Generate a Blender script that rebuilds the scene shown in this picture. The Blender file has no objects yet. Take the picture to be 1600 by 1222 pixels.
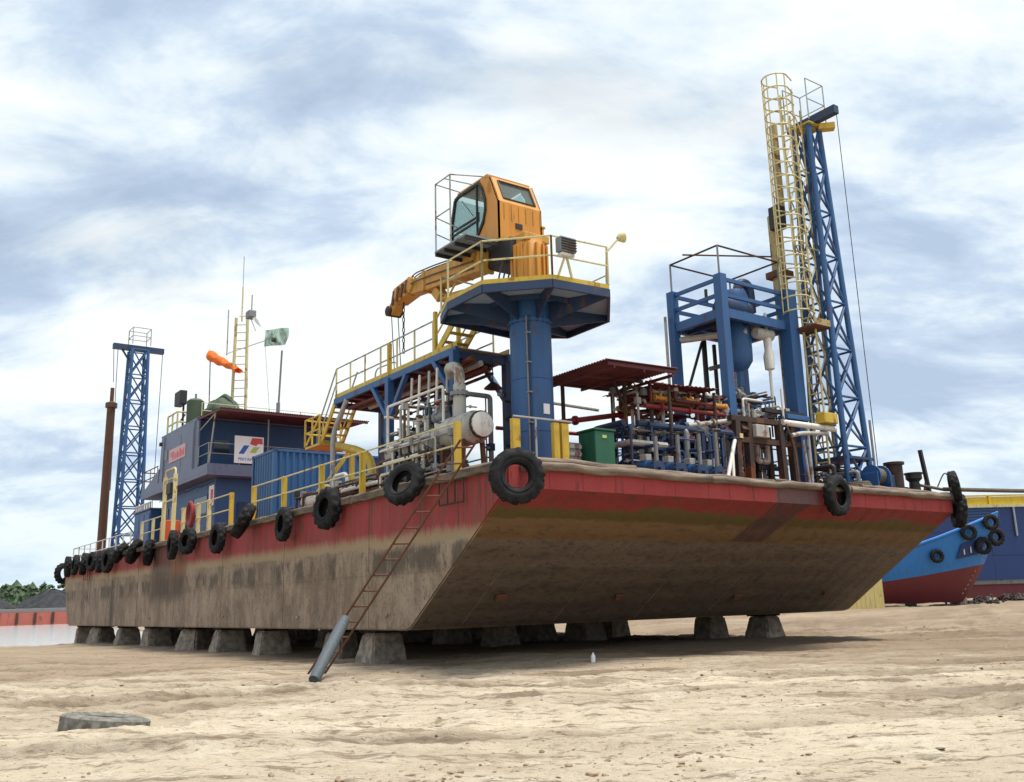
import bpy, bmesh, math, random
import numpy as np
from mathutils import Vector, Matrix
random.seed(7); rng = np.random.default_rng(7)
S = bpy.context.scene
COL = S.collection
# ------------------------------------------------------------------ camera
cam_d = bpy.data.cameras.new('camera'); cam = bpy.data.objects.new('camera', cam_d); COL.objects.link(cam)
CAM = Vector((-11.914, -21.329, 0.609))
yaw, pitch, roll = 0.6233, 0.2223, -0.0282
fwd = Vector((math.sin(yaw)*math.cos(pitch), math.cos(yaw)*math.cos(pitch), math.sin(pitch)))
rgt = Vector((math.cos(yaw), -math.sin(yaw), 0)); upv = rgt.cross(fwd)
r2 = rgt*math.cos(roll)+upv*math.sin(roll); u2 = upv*math.cos(roll)-rgt*math.sin(roll)
cam.matrix_world = Matrix(((r2.x, u2.x, -fwd.x, CAM.x), (r2.y, u2.y, -fwd.y, CAM.y), (r2.z, u2.z, -fwd.z, CAM.z), (0, 0, 0, 1)))
cam_d.sensor_width = 36; cam_d.lens = 1463.9/1600*36; cam_d.clip_end = 5000; cam_d.clip_start = 0.1
S.camera = cam
# ------------------------------------------------------------------ sky and sun
SUN_EL, SUN_DIR = math.radians(74), Vector((0.45, -0.6, 0)).normalized()
W = bpy.data.worlds.new('World'); S.world = W; W.use_nodes = True
nt = W.node_tree; nt.nodes.clear()
def wn(t, **k):
    n = nt.nodes.new(t)
    for a, b in k.items(): setattr(n, a, b)
    return n
out = wn('ShaderNodeOutputWorld'); bg = wn('ShaderNodeBackground'); bg.inputs[1].default_value = 1.0
sky = wn('ShaderNodeTexSky', sky_type='NISHITA', sun_disc=False); sky.sun_elevation = SUN_EL
sky.sun_rotation = math.atan2(SUN_DIR.x, SUN_DIR.y); sky.air_density = 1.3; sky.dust_density = 2.0
sk = wn('ShaderNodeVectorMath', operation='SCALE'); sk.inputs['Scale'].default_value = 0.04
nt.links.new(sky.outputs[0], sk.inputs[0])
tc = wn('ShaderNodeTexCoord'); sep = wn('ShaderNodeSeparateXYZ'); nt.links.new(tc.outputs['Generated'], sep.inputs[0])
def wm(op, a, b=None, c=None):
    n = wn('ShaderNodeMath', operation=op)
    for i, v in enumerate((a, b, c)):
        if v is None: continue
        if hasattr(v, 'links'): nt.links.new(v, n.inputs[i])
        else: n.inputs[i].default_value = v
    return n.outputs[0]
den = wm('ADD', wm('MAXIMUM', sep.outputs[2], 0.0), 0.36)
cx = wm('DIVIDE', sep.outputs[0], den); cy = wm('DIVIDE', sep.outputs[1], den)
wa = wm('MULTIPLY_ADD', cx, .815, wm('MULTIPLY', cy, -.578)); wb = wm('MULTIPLY_ADD', cx, .578, wm('MULTIPLY', cy, .815))   # cloud axes turned to camera right and forward, so streaks lie level
cmb = wn('ShaderNodeCombineXYZ'); nt.links.new(wa, cmb.inputs[0]); nt.links.new(wb, cmb.inputs[1])
def wnoise(scale, detail, rough, off, dist=0.0):
    m = wn('ShaderNodeMapping'); m.inputs['Location'].default_value = off; m.inputs['Scale'].default_value = (0.85, 1.35, 1.0)
    nt.links.new(cmb.outputs[0], m.inputs[0])
    n = wn('ShaderNodeTexNoise'); n.inputs['Scale'].default_value = scale; n.inputs['Detail'].default_value = detail
    n.inputs['Roughness'].default_value = rough; n.inputs['Distortion'].default_value = dist
    nt.links.new(m.outputs[0], n.inputs[0]); return n.outputs[0]
def wramp(v, stops):
    n = wn('ShaderNodeValToRGB'); nt.links.new(v, n.inputs[0]); e = n.color_ramp.elements
    e[0].position, e[0].color = stops[0][0], (*stops[0][1], 1); e[1].position, e[1].color = stops[-1][0], (*stops[-1][1], 1)
    for p, c in stops[1:-1]:
        q = e.new(p); q.color = (*c, 1)
    return n.outputs[0]
big = wm('MULTIPLY_ADD', wnoise(4.6, 8, 0.6, (1.4, 7.7, 0), 0.35), 0.42, wm('MULTIPLY', wnoise(1.5, 8, 0.56, (5.1, 2.3, 0), 0.25), 0.66))
cloudcol = wramp(big, [(0.42, (0.20, 0.25, 0.322)), (0.48, (0.25, 0.302, 0.368)), (0.53, (0.335, 0.378, 0.41)), (0.585, (0.405, 0.425, 0.43))])
gap = wramp(wnoise(1.3, 6, 0.5, (11.3, 4.2, 0), 0.2), [(0.56, (0, 0, 0)), (0.72, (0.45, 0.45, 0.45))])
mx = wn('ShaderNodeMix', data_type='RGBA'); nt.links.new(gap, mx.inputs[0]); nt.links.new(cloudcol, mx.inputs[6]); nt.links.new(sk.outputs[0], mx.inputs[7])
# toward the horizon the overcast thins into a pale even band all round
hz = wramp(sep.outputs[2], [(0.0, (0.75, 0.75, 0.75)), (0.16, (0, 0, 0))])
mx2 = wn('ShaderNodeMix', data_type='RGBA'); nt.links.new(hz, mx2.inputs[0]); nt.links.new(mx.outputs[2], mx2.inputs[6]); mx2.inputs[7].default_value = (0.30, 0.37, 0.405, 1)
nt.links.new(mx2.outputs[2], bg.inputs[0]); nt.links.new(bg.outputs[0], out.inputs[0])
sd = bpy.data.lights.new('sun', 'SUN'); sd.energy = 2.3; sd.angle = math.radians(20); sd.color = (1.0, 0.95, 0.87)
sun = bpy.data.objects.new('sun', sd); COL.objects.link(sun)
sv = -(SUN_DIR*math.cos(SUN_EL)+Vector((0, 0, math.sin(SUN_EL))))
sun.rotation_euler = sv.to_track_quat('-Z', 'Y').to_euler(); sun.location = (0, -30, 60)
vs = S.view_settings; vs.view_transform = 'Standard'; vs.look = 'None'; vs.gamma = 1; vs.use_curve_mapping = False; vs.exposure = 1.3

# ------------------------------------------------------------------ materials
def newmat(name):
    m = bpy.data.materials.new(name); m.use_nodes = True; n = m.node_tree; n.nodes.clear()
    o = n.nodes.new('ShaderNodeOutputMaterial'); b = n.nodes.new('ShaderNodeBsdfPrincipled'); n.links.new(b.outputs[0], o.inputs[0])
    return m, n, b
class NT:
    def __init__(s, n): s.n = n; s.geo = n.nodes.new('ShaderNodeNewGeometry'); s.pos = s.geo.outputs['Position']
    def L(s, a, i):
        if hasattr(a, 'links'): s.n.links.new(a, i)
        elif isinstance(a, (tuple, list)) and len(a) == 3 and i.type == 'RGBA': i.default_value = (*a, 1)
        else: i.default_value = a
    def noise(s, scale, detail=5, rough=.55, stretch=(1, 1, 1), off=(0, 0, 0), rot=0, dist=0):
        m = s.n.nodes.new('ShaderNodeMapping'); m.inputs['Scale'].default_value = stretch; m.inputs['Location'].default_value = off
        if rot: m.vector_type = 'TEXTURE'; m.inputs['Scale'].default_value = [1/q for q in stretch]
        m.inputs['Rotation'].default_value = (0, 0, rot)
        s.n.links.new(s.pos, m.inputs[0])
        t = s.n.nodes.new('ShaderNodeTexNoise'); t.inputs['Scale'].default_value = scale; t.inputs['Detail'].default_value = detail; t.inputs['Roughness'].default_value = rough; t.inputs['Distortion'].default_value = dist
        s.n.links.new(m.outputs[0], t.inputs[0]); return t.outputs[0]
    def math(s, op, a, b=0.0, c=None, clamp=False):
        m = s.n.nodes.new('ShaderNodeMath'); m.operation = op; m.use_clamp = clamp; s.L(a, m.inputs[0]); s.L(b, m.inputs[1])
        if c is not None: s.L(c, m.inputs[2])
        return m.outputs[0]
    def step(s, v, a, b):
        m = s.n.nodes.new('ShaderNodeMapRange'); m.interpolation_type = 'SMOOTHSTEP'; s.L(v, m.inputs[0]); m.inputs[1].default_value = a; m.inputs[2].default_value = b; return m.outputs[0]
    def mix(s, f, a, b):
        m = s.n.nodes.new('ShaderNodeMix'); m.data_type = 'RGBA'; s.L(f, m.inputs[0]); s.L(a, m.inputs[6]); s.L(b, m.inputs[7]); return m.outputs[2]
    def bump(s, b, h, strength=.3, dist=.02):
        n = s.n.nodes.new('ShaderNodeBump'); n.inputs['Strength'].default_value = strength; n.inputs['Distance'].default_value = dist; s.L(h, n.inputs['Height']); s.n.links.new(n.outputs[0], b.inputs['Normal'])
    def xyz(s):
        q = s.n.nodes.new('ShaderNodeSeparateXYZ'); s.n.links.new(s.pos, q.inputs[0]); return q.outputs
RUST = (0.13, 0.05, 0.022)
M = {}
def paint(name, col, rust=.15, dirt=.3, rough=.5, sc=1.0, metal=0.0, dirtcol=None, rustcol=RUST):
    m, n, b = newmat(name); t = NT(n)
    st = t.step(t.noise(1.4*sc, 5, .6, (4, 4, .45)), .45, .75)
    fade = t.noise(.8*sc, 4, .6, off=(5, 2, 1))
    c = t.mix(t.math('MULTIPLY', fade, .35), col, tuple(min(1, x*1.35+.02) for x in col))
    c = t.mix(t.math('MULTIPLY', st, dirt), c, dirtcol or tuple(x*.35+.012 for x in col))
    r1 = t.noise(2.3*sc, 8, .68, (1, 1, .55), (3, 9, 4))
    rm = t.step(r1, .62-.2*rust, .68-.2*rust)
    chip = t.step(t.noise(9*sc, 7, .75, off=(1, 6, 2)), .66-.16*rust, .70-.16*rust)
    drip = t.step(t.noise(2.2*sc, 7, .72, (4.5, 4.5, .13), (7, 2, 0)), .62-.12*rust, .68-.1*rust)
    rm = t.math('MAXIMUM', rm, t.math('MAXIMUM', t.math('MULTIPLY', chip, .9), t.math('MULTIPLY', drip, .6)))
    c = t.mix(t.math('MULTIPLY', rm, min(1, rust*3)), c, rustcol)
    t.L(c, b.inputs['Base Color']); b.inputs['Metallic'].default_value = metal
    t.L(t.math('MULTIPLY_ADD', rm, .3, rough), b.inputs['Roughness'])
    t.bump(b, t.noise(22*sc, 5, .6), .18, .012)
    M[name] = m; return m
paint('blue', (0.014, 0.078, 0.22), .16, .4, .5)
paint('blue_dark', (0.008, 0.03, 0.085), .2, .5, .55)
paint('house_blue', (0.022, 0.072, 0.185), .08, .35, .55)
paint('house_grey', (0.125, 0.15, 0.225), .06, .3, .55)
paint('container_blue', (0.010, 0.078, 0.205), .10, .45, .5)
paint('yellow', (0.48, 0.33, 0.025), .22, .45, .5)
paint('pale_yellow', (0.53, 0.47, 0.235), .25, .4, .55)
paint('orange', (0.50, 0.215, 0.022), .12, .3, .45, dirtcol=(.24, .10, .02))
paint('boom_orange', (0.45, 0.22, 0.025), .22, .5, .55, dirtcol=(.12, .06, .03))
paint('white', (0.58, 0.57, 0.53), .14, .35, .5)
paint('grey_white', (0.36, 0.355, 0.33), .26, .5, .55)
paint('grey', (0.17, 0.18, 0.19), .2, .4, .55)
paint('rail_grey', (0.30, 0.32, 0.31), .3, .4, .5)
paint('red', (0.20, 0.016, 0.016), .2, .45, .55)
paint('roof_red', (0.085, 0.010, 0.013), .3, .5, .6, dirtcol=(.04, .012, .012))
paint('rust', (0.105, 0.042, 0.02), .5, .5, .8)
paint('dark_rust', (0.03, 0.018, 0.013), .4, .5, .8)
paint('brown_pipe', (0.10, 0.045, 0.022), .4, .5, .7)
paint('black_steel', (0.010, 0.010, 0.012), .1, .3, .6)
paint('green', (0.006, 0.095, 0.045), .06, .3, .5)
paint('green_tarp', (0.045, 0.07, 0.042), .0, .5, .8)
paint('spud', (0.34, 0.27, 0.12), .45, .5, .65)
paint('windsock', (0.85, 0.24, 0.03), .0, .15, .8)
paint('galv', (0.30, 0.315, 0.33), .0, .35, .55, metal=.1)
paint('under_grey', (0.22, 0.31, 0.42), .05, .3, .6)
paint('tug_blue', (0.016, 0.17, 0.50), .08, .25, .45)
paint('tug_red', (0.135, 0.018, 0.024), .06, .3, .6)
paint('ship_blue', (0.003, 0.027, 0.13), .05, .3, .45)
paint('ship_yellow', (0.62, 0.42, 0.01), .06, .25, .5)
paint('plank_yellow', (0.55, 0.45, 0.18), .15, .4, .7, sc=2)
paint('far_red', (0.33, 0.09, 0.065), .2, .3, .7, sc=.2)
paint('hose', (0.055, 0.05, 0.045), .0, .3, .7)
paint('plastic_pipe', (0.048, 0.066, 0.082), .0, .7, .7, sc=4, dirtcol=(.125, .118, .10))
paint('banner', (0.78, 0.78, 0.77), .0, .15, .6)
paint('mark_red', (0.55, 0.06, 0.07), .0, .1, .6)
paint('mark_blue', (0.02, 0.10, 0.42), .0, .1, .6)
paint('mark_green', (0.36, 0.50, 0.12), .0, .1, .6)
paint('mark_white', (0.72, 0.74, 0.76), .0, .15, .6)
paint('pink_sign', (0.52, 0.34, 0.36), .0, .2, .6)
paint('orange_box', (0.55, 0.09, 0.02), .1, .4, .6)
def simple(name, col, rough=.6, sc=6, var=.5, bump=.4, bd=.02, metal=0, stretch=(1, 1, 1), dark=None):
    m, n, b = newmat(name); t = NT(n)
    f = t.step(t.noise(sc, 7, .62, stretch), .3, .7)
    t.L(t.mix(f, dark or tuple(x*(1-var) for x in col), tuple(min(1, x*(1+var*.6)) for x in col)), b.inputs['Base Color'])
    b.inputs['Roughness'].default_value = rough; b.inputs['Metallic'].default_value = metal
    t.bump(b, t.noise(sc*3, 7, .65, stretch), bump, bd); M[name] = m
    if name.startswith('rubber'): b.inputs['Specular IOR Level'].default_value = .2
    return m
simple('rubber', (0.017, 0.0175, 0.019), .8, 4, .6, .5, .012, dark=(.007, .007, .008))
simple('rubber_pale', (0.17, 0.165, 0.145), .9, 9, .45, .6, .008)
simple('concrete', (0.28, 0.235, 0.19), .9, 4.5, .5, .7, .02)
simple('timber', (0.085, 0.06, 0.04), .9, 3, .6, .8, .02, stretch=(.4, 3, 3))
simple('packer', (0.03, 0.024, 0.019), .95, 4, .5, .7, .02)
simple('strake_wood', (0.125, 0.093, 0.067), .92, 2.2, .55, .9, .03, stretch=(.7, .7, 3))
simple('bow_log', (0.185, 0.14, 0.105), .92, 3, .55, .9, .03, stretch=(.35, 3, 3))
simple('coal', (0.022, 0.024, 0.028), .9, .6, .5, .6, .3)
simple('leaf_far', (0.065, 0.105, 0.05), .8, .25, .5, .8, .6)
simple('clod', (0.27, 0.20, 0.135), .95, 9, .5, .6, .01)
simple('scrap', (0.07, 0.06, 0.055), .8, 5, .9, .5, .02)
simple('rope', (0.11, 0.09, 0.065), .95, 20, .4, .5, .01)
simple('flag', (0.52, 0.66, 0.60), .8, 2.5, .5, .1, .01)
simple('bank', (0.06, 0.075, 0.04), .9, .3, .5, .4, .1)
# glass
m, n, b = newmat('glass'); b.inputs['Base Color'].default_value = (.25, .33, .34, 1); b.inputs['Roughness'].default_value = .06
tr_ = n.nodes.new('ShaderNodeBsdfTransparent'); tr_.inputs[0].default_value = (.80, .90, .90, 1); mxs = n.nodes.new('ShaderNodeMixShader'); mxs.inputs[0].default_value = .22
n.links.new(tr_.outputs[0], mxs.inputs[1]); n.links.new(b.outputs[0], mxs.inputs[2]); n.links.new(mxs.outputs[0], n.nodes['Material Output'].inputs[0]); M['glass'] = m
m, n, b = newmat('window_dark'); b.inputs['Base Color'].default_value = (.02, .035, .06, 1); b.inputs['Roughness'].default_value = .12; M['window_dark'] = m
m, n, b = newmat('lamp_glass'); b.inputs['Base Color'].default_value = (.35, .37, .38, 1); b.inputs['Roughness'].default_value = .15; M['lamp_glass'] = m
# water
m, n, b = newmat('water'); t = NT(n); b.inputs['Base Color'].default_value = (.50, .50, .49, 1); b.inputs['Roughness'].default_value = .12; b.inputs['IOR'].default_value = 1.33
t.bump(b, t.noise(.7, 4, .6, (1, .5, 1)), .35, .12); M['water'] = m
# barge hull: red topsides, scum line, dried river mud below; stains with shapes of their own
m, n, b = newmat('hull'); t = NT(n); X, Y, Z = t.xyz()
side = t.step(t.math('ABSOLUTE', t.n.nodes['Geometry'].outputs['Normal'] if False else 0.0), 0, 1)
nsep = n.nodes.new('ShaderNodeSeparateXYZ'); n.links.new(t.geo.outputs['Normal'], nsep.inputs[0])
isbow = t.step(t.math('MULTIPLY', nsep.outputs[1], -1.0), .2, .4)
wob = t.math('ADD', t.math('MULTIPLY_ADD', t.noise(1.1, 8, .7, (1, 1, .3)), .34, -.17), t.math('MULTIPLY_ADD', t.noise(9, 6, .7, (1.6, 1.6, .25)), .36, -.18))
fine = t.noise(11, 9, .74)
zz = t.math('ADD', Z, wob)
red = t.mix(t.noise(.9, 5, .6, (1, 1, .5)), (.205, .020, .024), (.37, .044, .046))
strk = t.step(t.noise(2.4, 8, .72, (3.2, 3.2, .16), (2, 7, 0)), .50, .60)
red = t.mix(t.math('MULTIPLY', strk, .75), red, (.125, .06, .035))
strk2 = t.step(t.noise(3.4, 6, .7, (3.0, 3.0, .07), (9, 1, 3)), .585, .63)
red = t.mix(t.math('MULTIPLY', strk2, .85), red, (.042, .024, .018))
rs = t.step(t.noise(2.0, 7, .7, (1, 1, .5), (1, 3, 8)), .57, .66)
red = t.mix(t.math('MULTIPLY', rs, .5), red, (.15, .07, .03))
mud = t.mix(t.step(t.noise(.9, 9, .7, (1, 1, .7), (4, 4, 1)), .35, .68), (.19, .135, .09), (.36, .275, .195))
mstr = t.step(t.noise(4.4, 9, .76, (1.6, 1.6, .5), (6, 0, 2)), .52, .60)
mud = t.mix(t.math('MULTIPLY', mstr, .5), mud, (.085, .062, .045))
speck = t.step(fine, .53, .62)
mud = t.mix(t.math('MULTIPLY', speck, .55), mud, (.06, .043, .033))
mud = t.mix(t.math('MULTIPLY', t.step(t.noise(24, 5, .7), .58, .66), .4), mud, (.36, .30, .24))
pale = t.step(t.noise(8.0, 7, .75, (1.4, 1.4, .35), (3, 3, 3)), .53, .60)
mud = t.mix(t.math('MULTIPLY', t.math('MULTIPLY', pale, t.step(t.noise(.35, 3, .5, off=(8, 2, 0)), .45, .62)), .65), mud, (.40, .28, .25))
# dark weedy growth hanging below the scum line on the side
gz = t.math('MULTIPLY', t.step(zz, 1.25, 1.6), t.math('SUBTRACT', 1.0, t.step(zz, 1.95, 2.15)))
gm = t.math('MULTIPLY', gz, t.step(t.noise(.75, 10, .74, (1, 1, .35), (1.5, 2.6, 0)), .47, .55))
mud = t.mix(t.math('MULTIPLY', gm, .8), mud, (.06, .047, .03))
lower = t.math('SUBTRACT', 1.0, t.step(zz, .05, .55))
mud = t.mix(t.math('MULTIPLY', t.math('MULTIPLY', lower, rs), .8), mud, (.14, .05, .028))
# scum line climbs a little aft
wl = t.math('MULTIPLY_ADD', Y, .010, 2.12)
band = t.step(t.math('SUBTRACT', zz, wl), -.02, .05)
band2 = t.step(t.math('SUBTRACT', zz, wl), .12, .45)
tan = t.mix(fine, (.24, .165, .085), (.38, .29, .18))
sidec = t.mix(band, mud, tan); sidec = t.mix(band2, sidec, red)
# one large oily run by the aft gate and a dark weld seam aft
def blot(y0, y1, z0, z1, soft=.6):
    yy = t.math('ADD', Y, t.math('MULTIPLY', wob, 3.0))
    a = t.math('MULTIPLY', t.step(yy, y0-soft, y0+soft), t.math('SUBTRACT', 1.0, t.step(yy, y1-soft, y1+soft)))
    return t.math('MULTIPLY', a, t.math('MULTIPLY', t.step(zz, z0-.25, z0+.25), t.math('SUBTRACT', 1.0, t.step(zz, z1-.2, z1+.2))))
sidec = t.mix(t.math('MULTIPLY', blot(18.8, 24.2, 1.1, 3.6), .72), sidec, (.07, .045, .03))
sidec = t.mix(t.math('MULTIPLY', blot(19.0, 20.8, 2.1, 3.2, .4), .6), sidec, (.25, .09, .035))
sidec = t.mix(t.math('MULTIPLY', blot(31.0, 31.7, -.5, 2.4, .25), .85), sidec, (.05, .038, .028))
sidec = t.mix(t.math('MULTIPLY', blot(35.5, 39.5, 1.0, 3.0, .6), t.math('MULTIPLY', strk, .9)), sidec, (.06, .028, .02))
# bow rake: red, olive algae, ochre scum, mud
bw = t.math('ADD', t.math('MULTIPLY_ADD', t.noise(.8, 8, .7, (.35, 1, 1), (2, 0, 5)), .26, -.13), t.math('MULTIPLY_ADD', t.noise(7, 8, .75, (.6, 1, 1)), .2, -.1))
zb = t.math('ADD', Z, bw)
bred = t.mix(t.noise(1.2, 5, .6, (.5, 1, 1)), (.16, .014, .013), (.25, .027, .024))
olive = t.mix(fine, (.06, .045, .006), (.12, .08, .018))
ochre = t.mix(t.noise(2, 8, .7, (.4, 2, 2)), (.10, .052, .02), (.20, .12, .055))
bmud = t.mix(t.noise(1.6, 9, .72, (.35, 1, 1)), (.078, .055, .04), (.185, .137, .10))
bmud = t.mix(t.math('MULTIPLY', t.step(t.noise(3.2, 7, .7, (.45, 1, 1), (0, 5, 1)), .5, .7), .6), bmud, (.04, .029, .022))
bmud = t.mix(t.math('MULTIPLY', t.step(t.noise(1.4, 6, .7, (1, 1, 1), (7, 5, 1)), .62, .7), .5), bmud, (.13, .05, .035))
bmud = t.mix(t.math('MULTIPLY', t.step(t.noise(7, 9, .78, (.6, 1, 1), (3, 1, 1)), .52, .60), .6), bmud, (.035, .025, .019))
bmud = t.mix(t.math('MULTIPLY', t.step(t.noise(15, 7, .75, (.7, 1, 1), (1, 1, 7)), .57, .64), .5), bmud, (.26, .205, .155))
ochre = t.mix(t.math('MULTIPLY', t.step(t.noise(6, 9, .76, (.4, 1, 1), (2, 8, 1)), .52, .6), .55), ochre, (.06, .032, .014))
olive = t.mix(t.math('MULTIPLY', t.step(t.noise(5, 9, .76, (.4, 1, 1), (6, 8, 1)), .54, .62), .5), olive, (.15, .035, .016))
bred = t.mix(t.math('MULTIPLY', t.step(t.noise(4, 9, .76, (.5, 1, 1), (6, 2, 9)), .52, .61), .6), bred, (.085, .03, .018))
bowc = t.mix(t.step(t.math('MULTIPLY_ADD', fine, .06, Z), 2.10, 2.15), bmud, ochre)
bowc = t.mix(t.step(zb, 2.50, 2.56), bowc, olive)
patch = t.step(t.noise(.33, 3, .5, off=(1.3, 0, 0)), .40, .58)
bowc = t.mix(t.step(t.math('MULTIPLY_ADD', patch, .13, zb), 2.83, 2.93), bowc, bred)
# worn black tow strip across the upper rake
sl = t.math('MULTIPLY_ADD', Z, -.55, X)
tow = t.math('MULTIPLY', t.math('MULTIPLY', t.step(sl, 7.35, 7.5), t.math('SUBTRACT', 1.0, t.step(sl, 8.7, 8.9))), t.step(Z, 2.1, 2.16))
tow = t.math('MULTIPLY', tow, t.step(t.noise(3, 5, .7, (3, .6, .6)), .30, .5))
bowc = t.mix(t.math('MULTIPLY', tow, .85), bowc, (.055, .022, .024))
hd = t.mix(t.noise(1.4, 5, .6, (1.2, 1, .3)), (.27, .026, .028), (.40, .058, .056))
hd = t.mix(t.math('MULTIPLY', t.step(t.noise(3, 5, .7, (2.2, 1, .2), (4, 0, 0)), .56, .66), .8), hd, (.09, .03, .025))
hd = t.mix(t.math('MULTIPLY', t.math('MULTIPLY', t.step(X, 9.0, 9.15), t.math('SUBTRACT', 1.0, t.step(X, 10.9, 11.05))), .8), hd, (.09, .075, .075))
bowc = t.mix(t.step(Z, 3.105, 3.115), bowc, hd)
c = t.mix(isbow, sidec, bowc)
t.L(c, b.inputs['Base Color']); b.inputs['Roughness'].default_value = .78
plate = n.nodes.new('ShaderNodeTexWave'); plate.wave_type = 'BANDS'; plate.bands_direction = 'Y'; plate.inputs['Scale'].default_value = .52; plate.inputs['Distortion'].default_value = .4
n.links.new(t.pos, plate.inputs[0])
h = t.math('ADD', t.math('MULTIPLY', fine, .55), t.math('ADD', t.math('MULTIPLY', t.noise(2.2, 5, .6), .8), t.math('MULTIPLY', plate.outputs[1], .7)))
plx = n.nodes.new('ShaderNodeTexWave'); plx.wave_type = 'BANDS'; plx.bands_direction = 'X'; plx.inputs['Scale'].default_value = .45; plx.inputs['Distortion'].default_value = .5; n.links.new(t.pos, plx.inputs[0])
h = t.math('ADD', h, t.math('MULTIPLY', t.math('MULTIPLY', plx.outputs[1], isbow), .7))
t.bump(b, h, .65, .04); M['hull'] = m
# sandy mud
m, n, b = newmat('sand'); t = NT(n); ROT = -0.617
a = t.step(t.noise(.16, 7, .62, (.45, 1.5, 1), (3, 1, 0), ROT), .34, .62)
c = t.mix(a, (.40, .325, .23), (.63, .535, .395))
pl = t.step(t.noise(1.1, 7, .68, (.6, 1.3, 1), (9, 3, 0), ROT), .50, .66)
c = t.mix(t.math('MULTIPLY', pl, .6), c, (.70, .625, .50))
tr = t.step(t.noise(.8, 9, .74, (.25, 1.7, 1), (0, 4, 0), ROT-.06, .5), .53, .62)
c = t.mix(t.math('MULTIPLY', tr, .75), c, (.19, .13, .078))
fl = t.step(t.noise(3.2, 10, .78, (.45, 1.5, 1), (0, 0, 0), ROT), .53, .61)
c = t.mix(t.math('MULTIPLY', fl, .75), c, (.15, .10, .06))
gr = t.step(t.noise(13, 8, .78, (.6, 1.3, 1), (0, 0, 0), ROT), .555, .625)
c = t.mix(t.math('MULTIPLY', gr, .7), c, (.095, .066, .042))
g2 = t.step(t.noise(30, 6, .75), .57, .66)
c = t.mix(t.math('MULTIPLY', g2, .35), c, (.74, .68, .56))
X, Y, Z = t.xyz()
# ground churned by vehicles to the right of the bow
ch = t.math('MULTIPLY', t.step(t.math('MULTIPLY_ADD', Y, -.55, X), 6, 13), t.step(t.noise(.35, 6, .65, (.35, 1.3, 1), (2, 8, 0), ROT-.1), .40, .58))
c = t.mix(t.math('MULTIPLY', ch, .5), c, (.20, .142, .088))
# trodden brown mud past a ragged line, darkened further as painted hull shade
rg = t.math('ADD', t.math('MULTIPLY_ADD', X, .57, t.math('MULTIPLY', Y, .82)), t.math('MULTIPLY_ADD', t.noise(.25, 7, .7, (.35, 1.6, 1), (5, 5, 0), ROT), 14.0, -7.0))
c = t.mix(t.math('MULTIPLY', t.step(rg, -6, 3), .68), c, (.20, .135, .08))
am = n.nodes.new('ShaderNodeAttribute'); am.attribute_name = 'mud'  # mud mask, deepened to carry painted hull shade as well
c = t.mix(t.math('MULTIPLY', am.outputs['Fac'], .72), c, (.135, .092, .056))
# damp ground close to the shore
c = t.mix(t.step(Z, -1.75, -2.0), c, (.16, .125, .09))
t.L(c, b.inputs['Base Color']); b.inputs['Roughness'].default_value = .93
hh = t.math('ADD', t.math('MULTIPLY', t.noise(4, 8, .72, (.5, 1.4, 1), (0, 0, 0), ROT), 1.0), t.math('MULTIPLY', t.noise(20, 6, .7), .35))
t.bump(b, hh, 1.0, .13); M['sand'] = m

# ------------------------------------------------------------------ builders
WMAT = {}; MESH = {}
def setp(o, label=None, cat=None, group=None, kind=None):
    if label: o['label'] = label
    if cat: o['category'] = cat
    if group: o['group'] = group
    if kind: o['kind'] = kind
    return o
def link(o, parent=None, mw=None):
    COL.objects.link(o); mw = mw or Matrix.Identity(4)
    if parent:
        o.parent = parent; o.matrix_parent_inverse = WMAT[parent.name].inverted()
    o.matrix_basis = mw; WMAT[o.name] = mw.copy(); return o
def thing(name, label, cat, loc, group=None):
    o = bpy.data.objects.new(name, None); o.empty_display_size = .2
    link(o, None, Matrix.Translation(Vector(loc))); return setp(o, label, cat, group)
def mesh_from(bm, mat, smooth=None):
    me = bpy.data.meshes.new('mesh'); bm.normal_update(); bm.to_mesh(me); bm.free(); me.materials.append(M[mat])
    if smooth is not None:
        me.shade_smooth(); me.set_sharp_from_angle(angle=math.radians(smooth))
    return me
def obj(name, bm, mat, parent=None, smooth=None, loc=None):
    """bm in world coordinates; origin moved to loc (or the mesh's own centre)"""
    if loc is None:
        cs = [v.co for v in bm.verts]; loc = Vector((sum(c.x for c in cs)/len(cs), sum(c.y for c in cs)/len(cs), min(c.z for c in cs)))
    loc = Vector(loc); bmesh.ops.translate(bm, verts=bm.verts, vec=-loc)
    return link(bpy.data.objects.new(name, mesh_from(bm, mat, smooth)), parent, Matrix.Translation(loc))
def unit(kind, mat):
    k = (kind, mat)
    if k not in MESH:
        bm = bmesh.new()
        if kind == 'box': bmesh.ops.create_cube(bm, size=1)
        else: bmesh.ops.create_cone(bm, cap_ends=True, segments=int(kind), radius1=1, radius2=1, depth=1)
        MESH[k] = mesh_from(bm, mat, 40 if kind != 'box' else None)
    return MESH[k]
def frame(p0, p1):
    p0, p1 = Vector(p0), Vector(p1); d = p1-p0; L = d.length; z = d/L
    x = Vector((0, 0, 1)).cross(z)
    if x.length < 1e-4: x = Vector((1, 0, 0))
    x.normalize(); y = z.cross(x); c = (p0+p1)/2
    return c, x, y, z, L
def tube(parent, name, p0, p1, r, mat, seg=8):
    c, x, y, z, L = frame(p0, p1)
    mw = Matrix(((x.x*r, y.x*r, z.x*L, c.x), (x.y*r, y.y*r, z.y*L, c.y), (x.z*r, y.z*r, z.z*L, c.z), (0, 0, 0, 1)))
    return link(bpy.data.objects.new(name, unit(str(seg), mat)), parent, mw)
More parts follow.
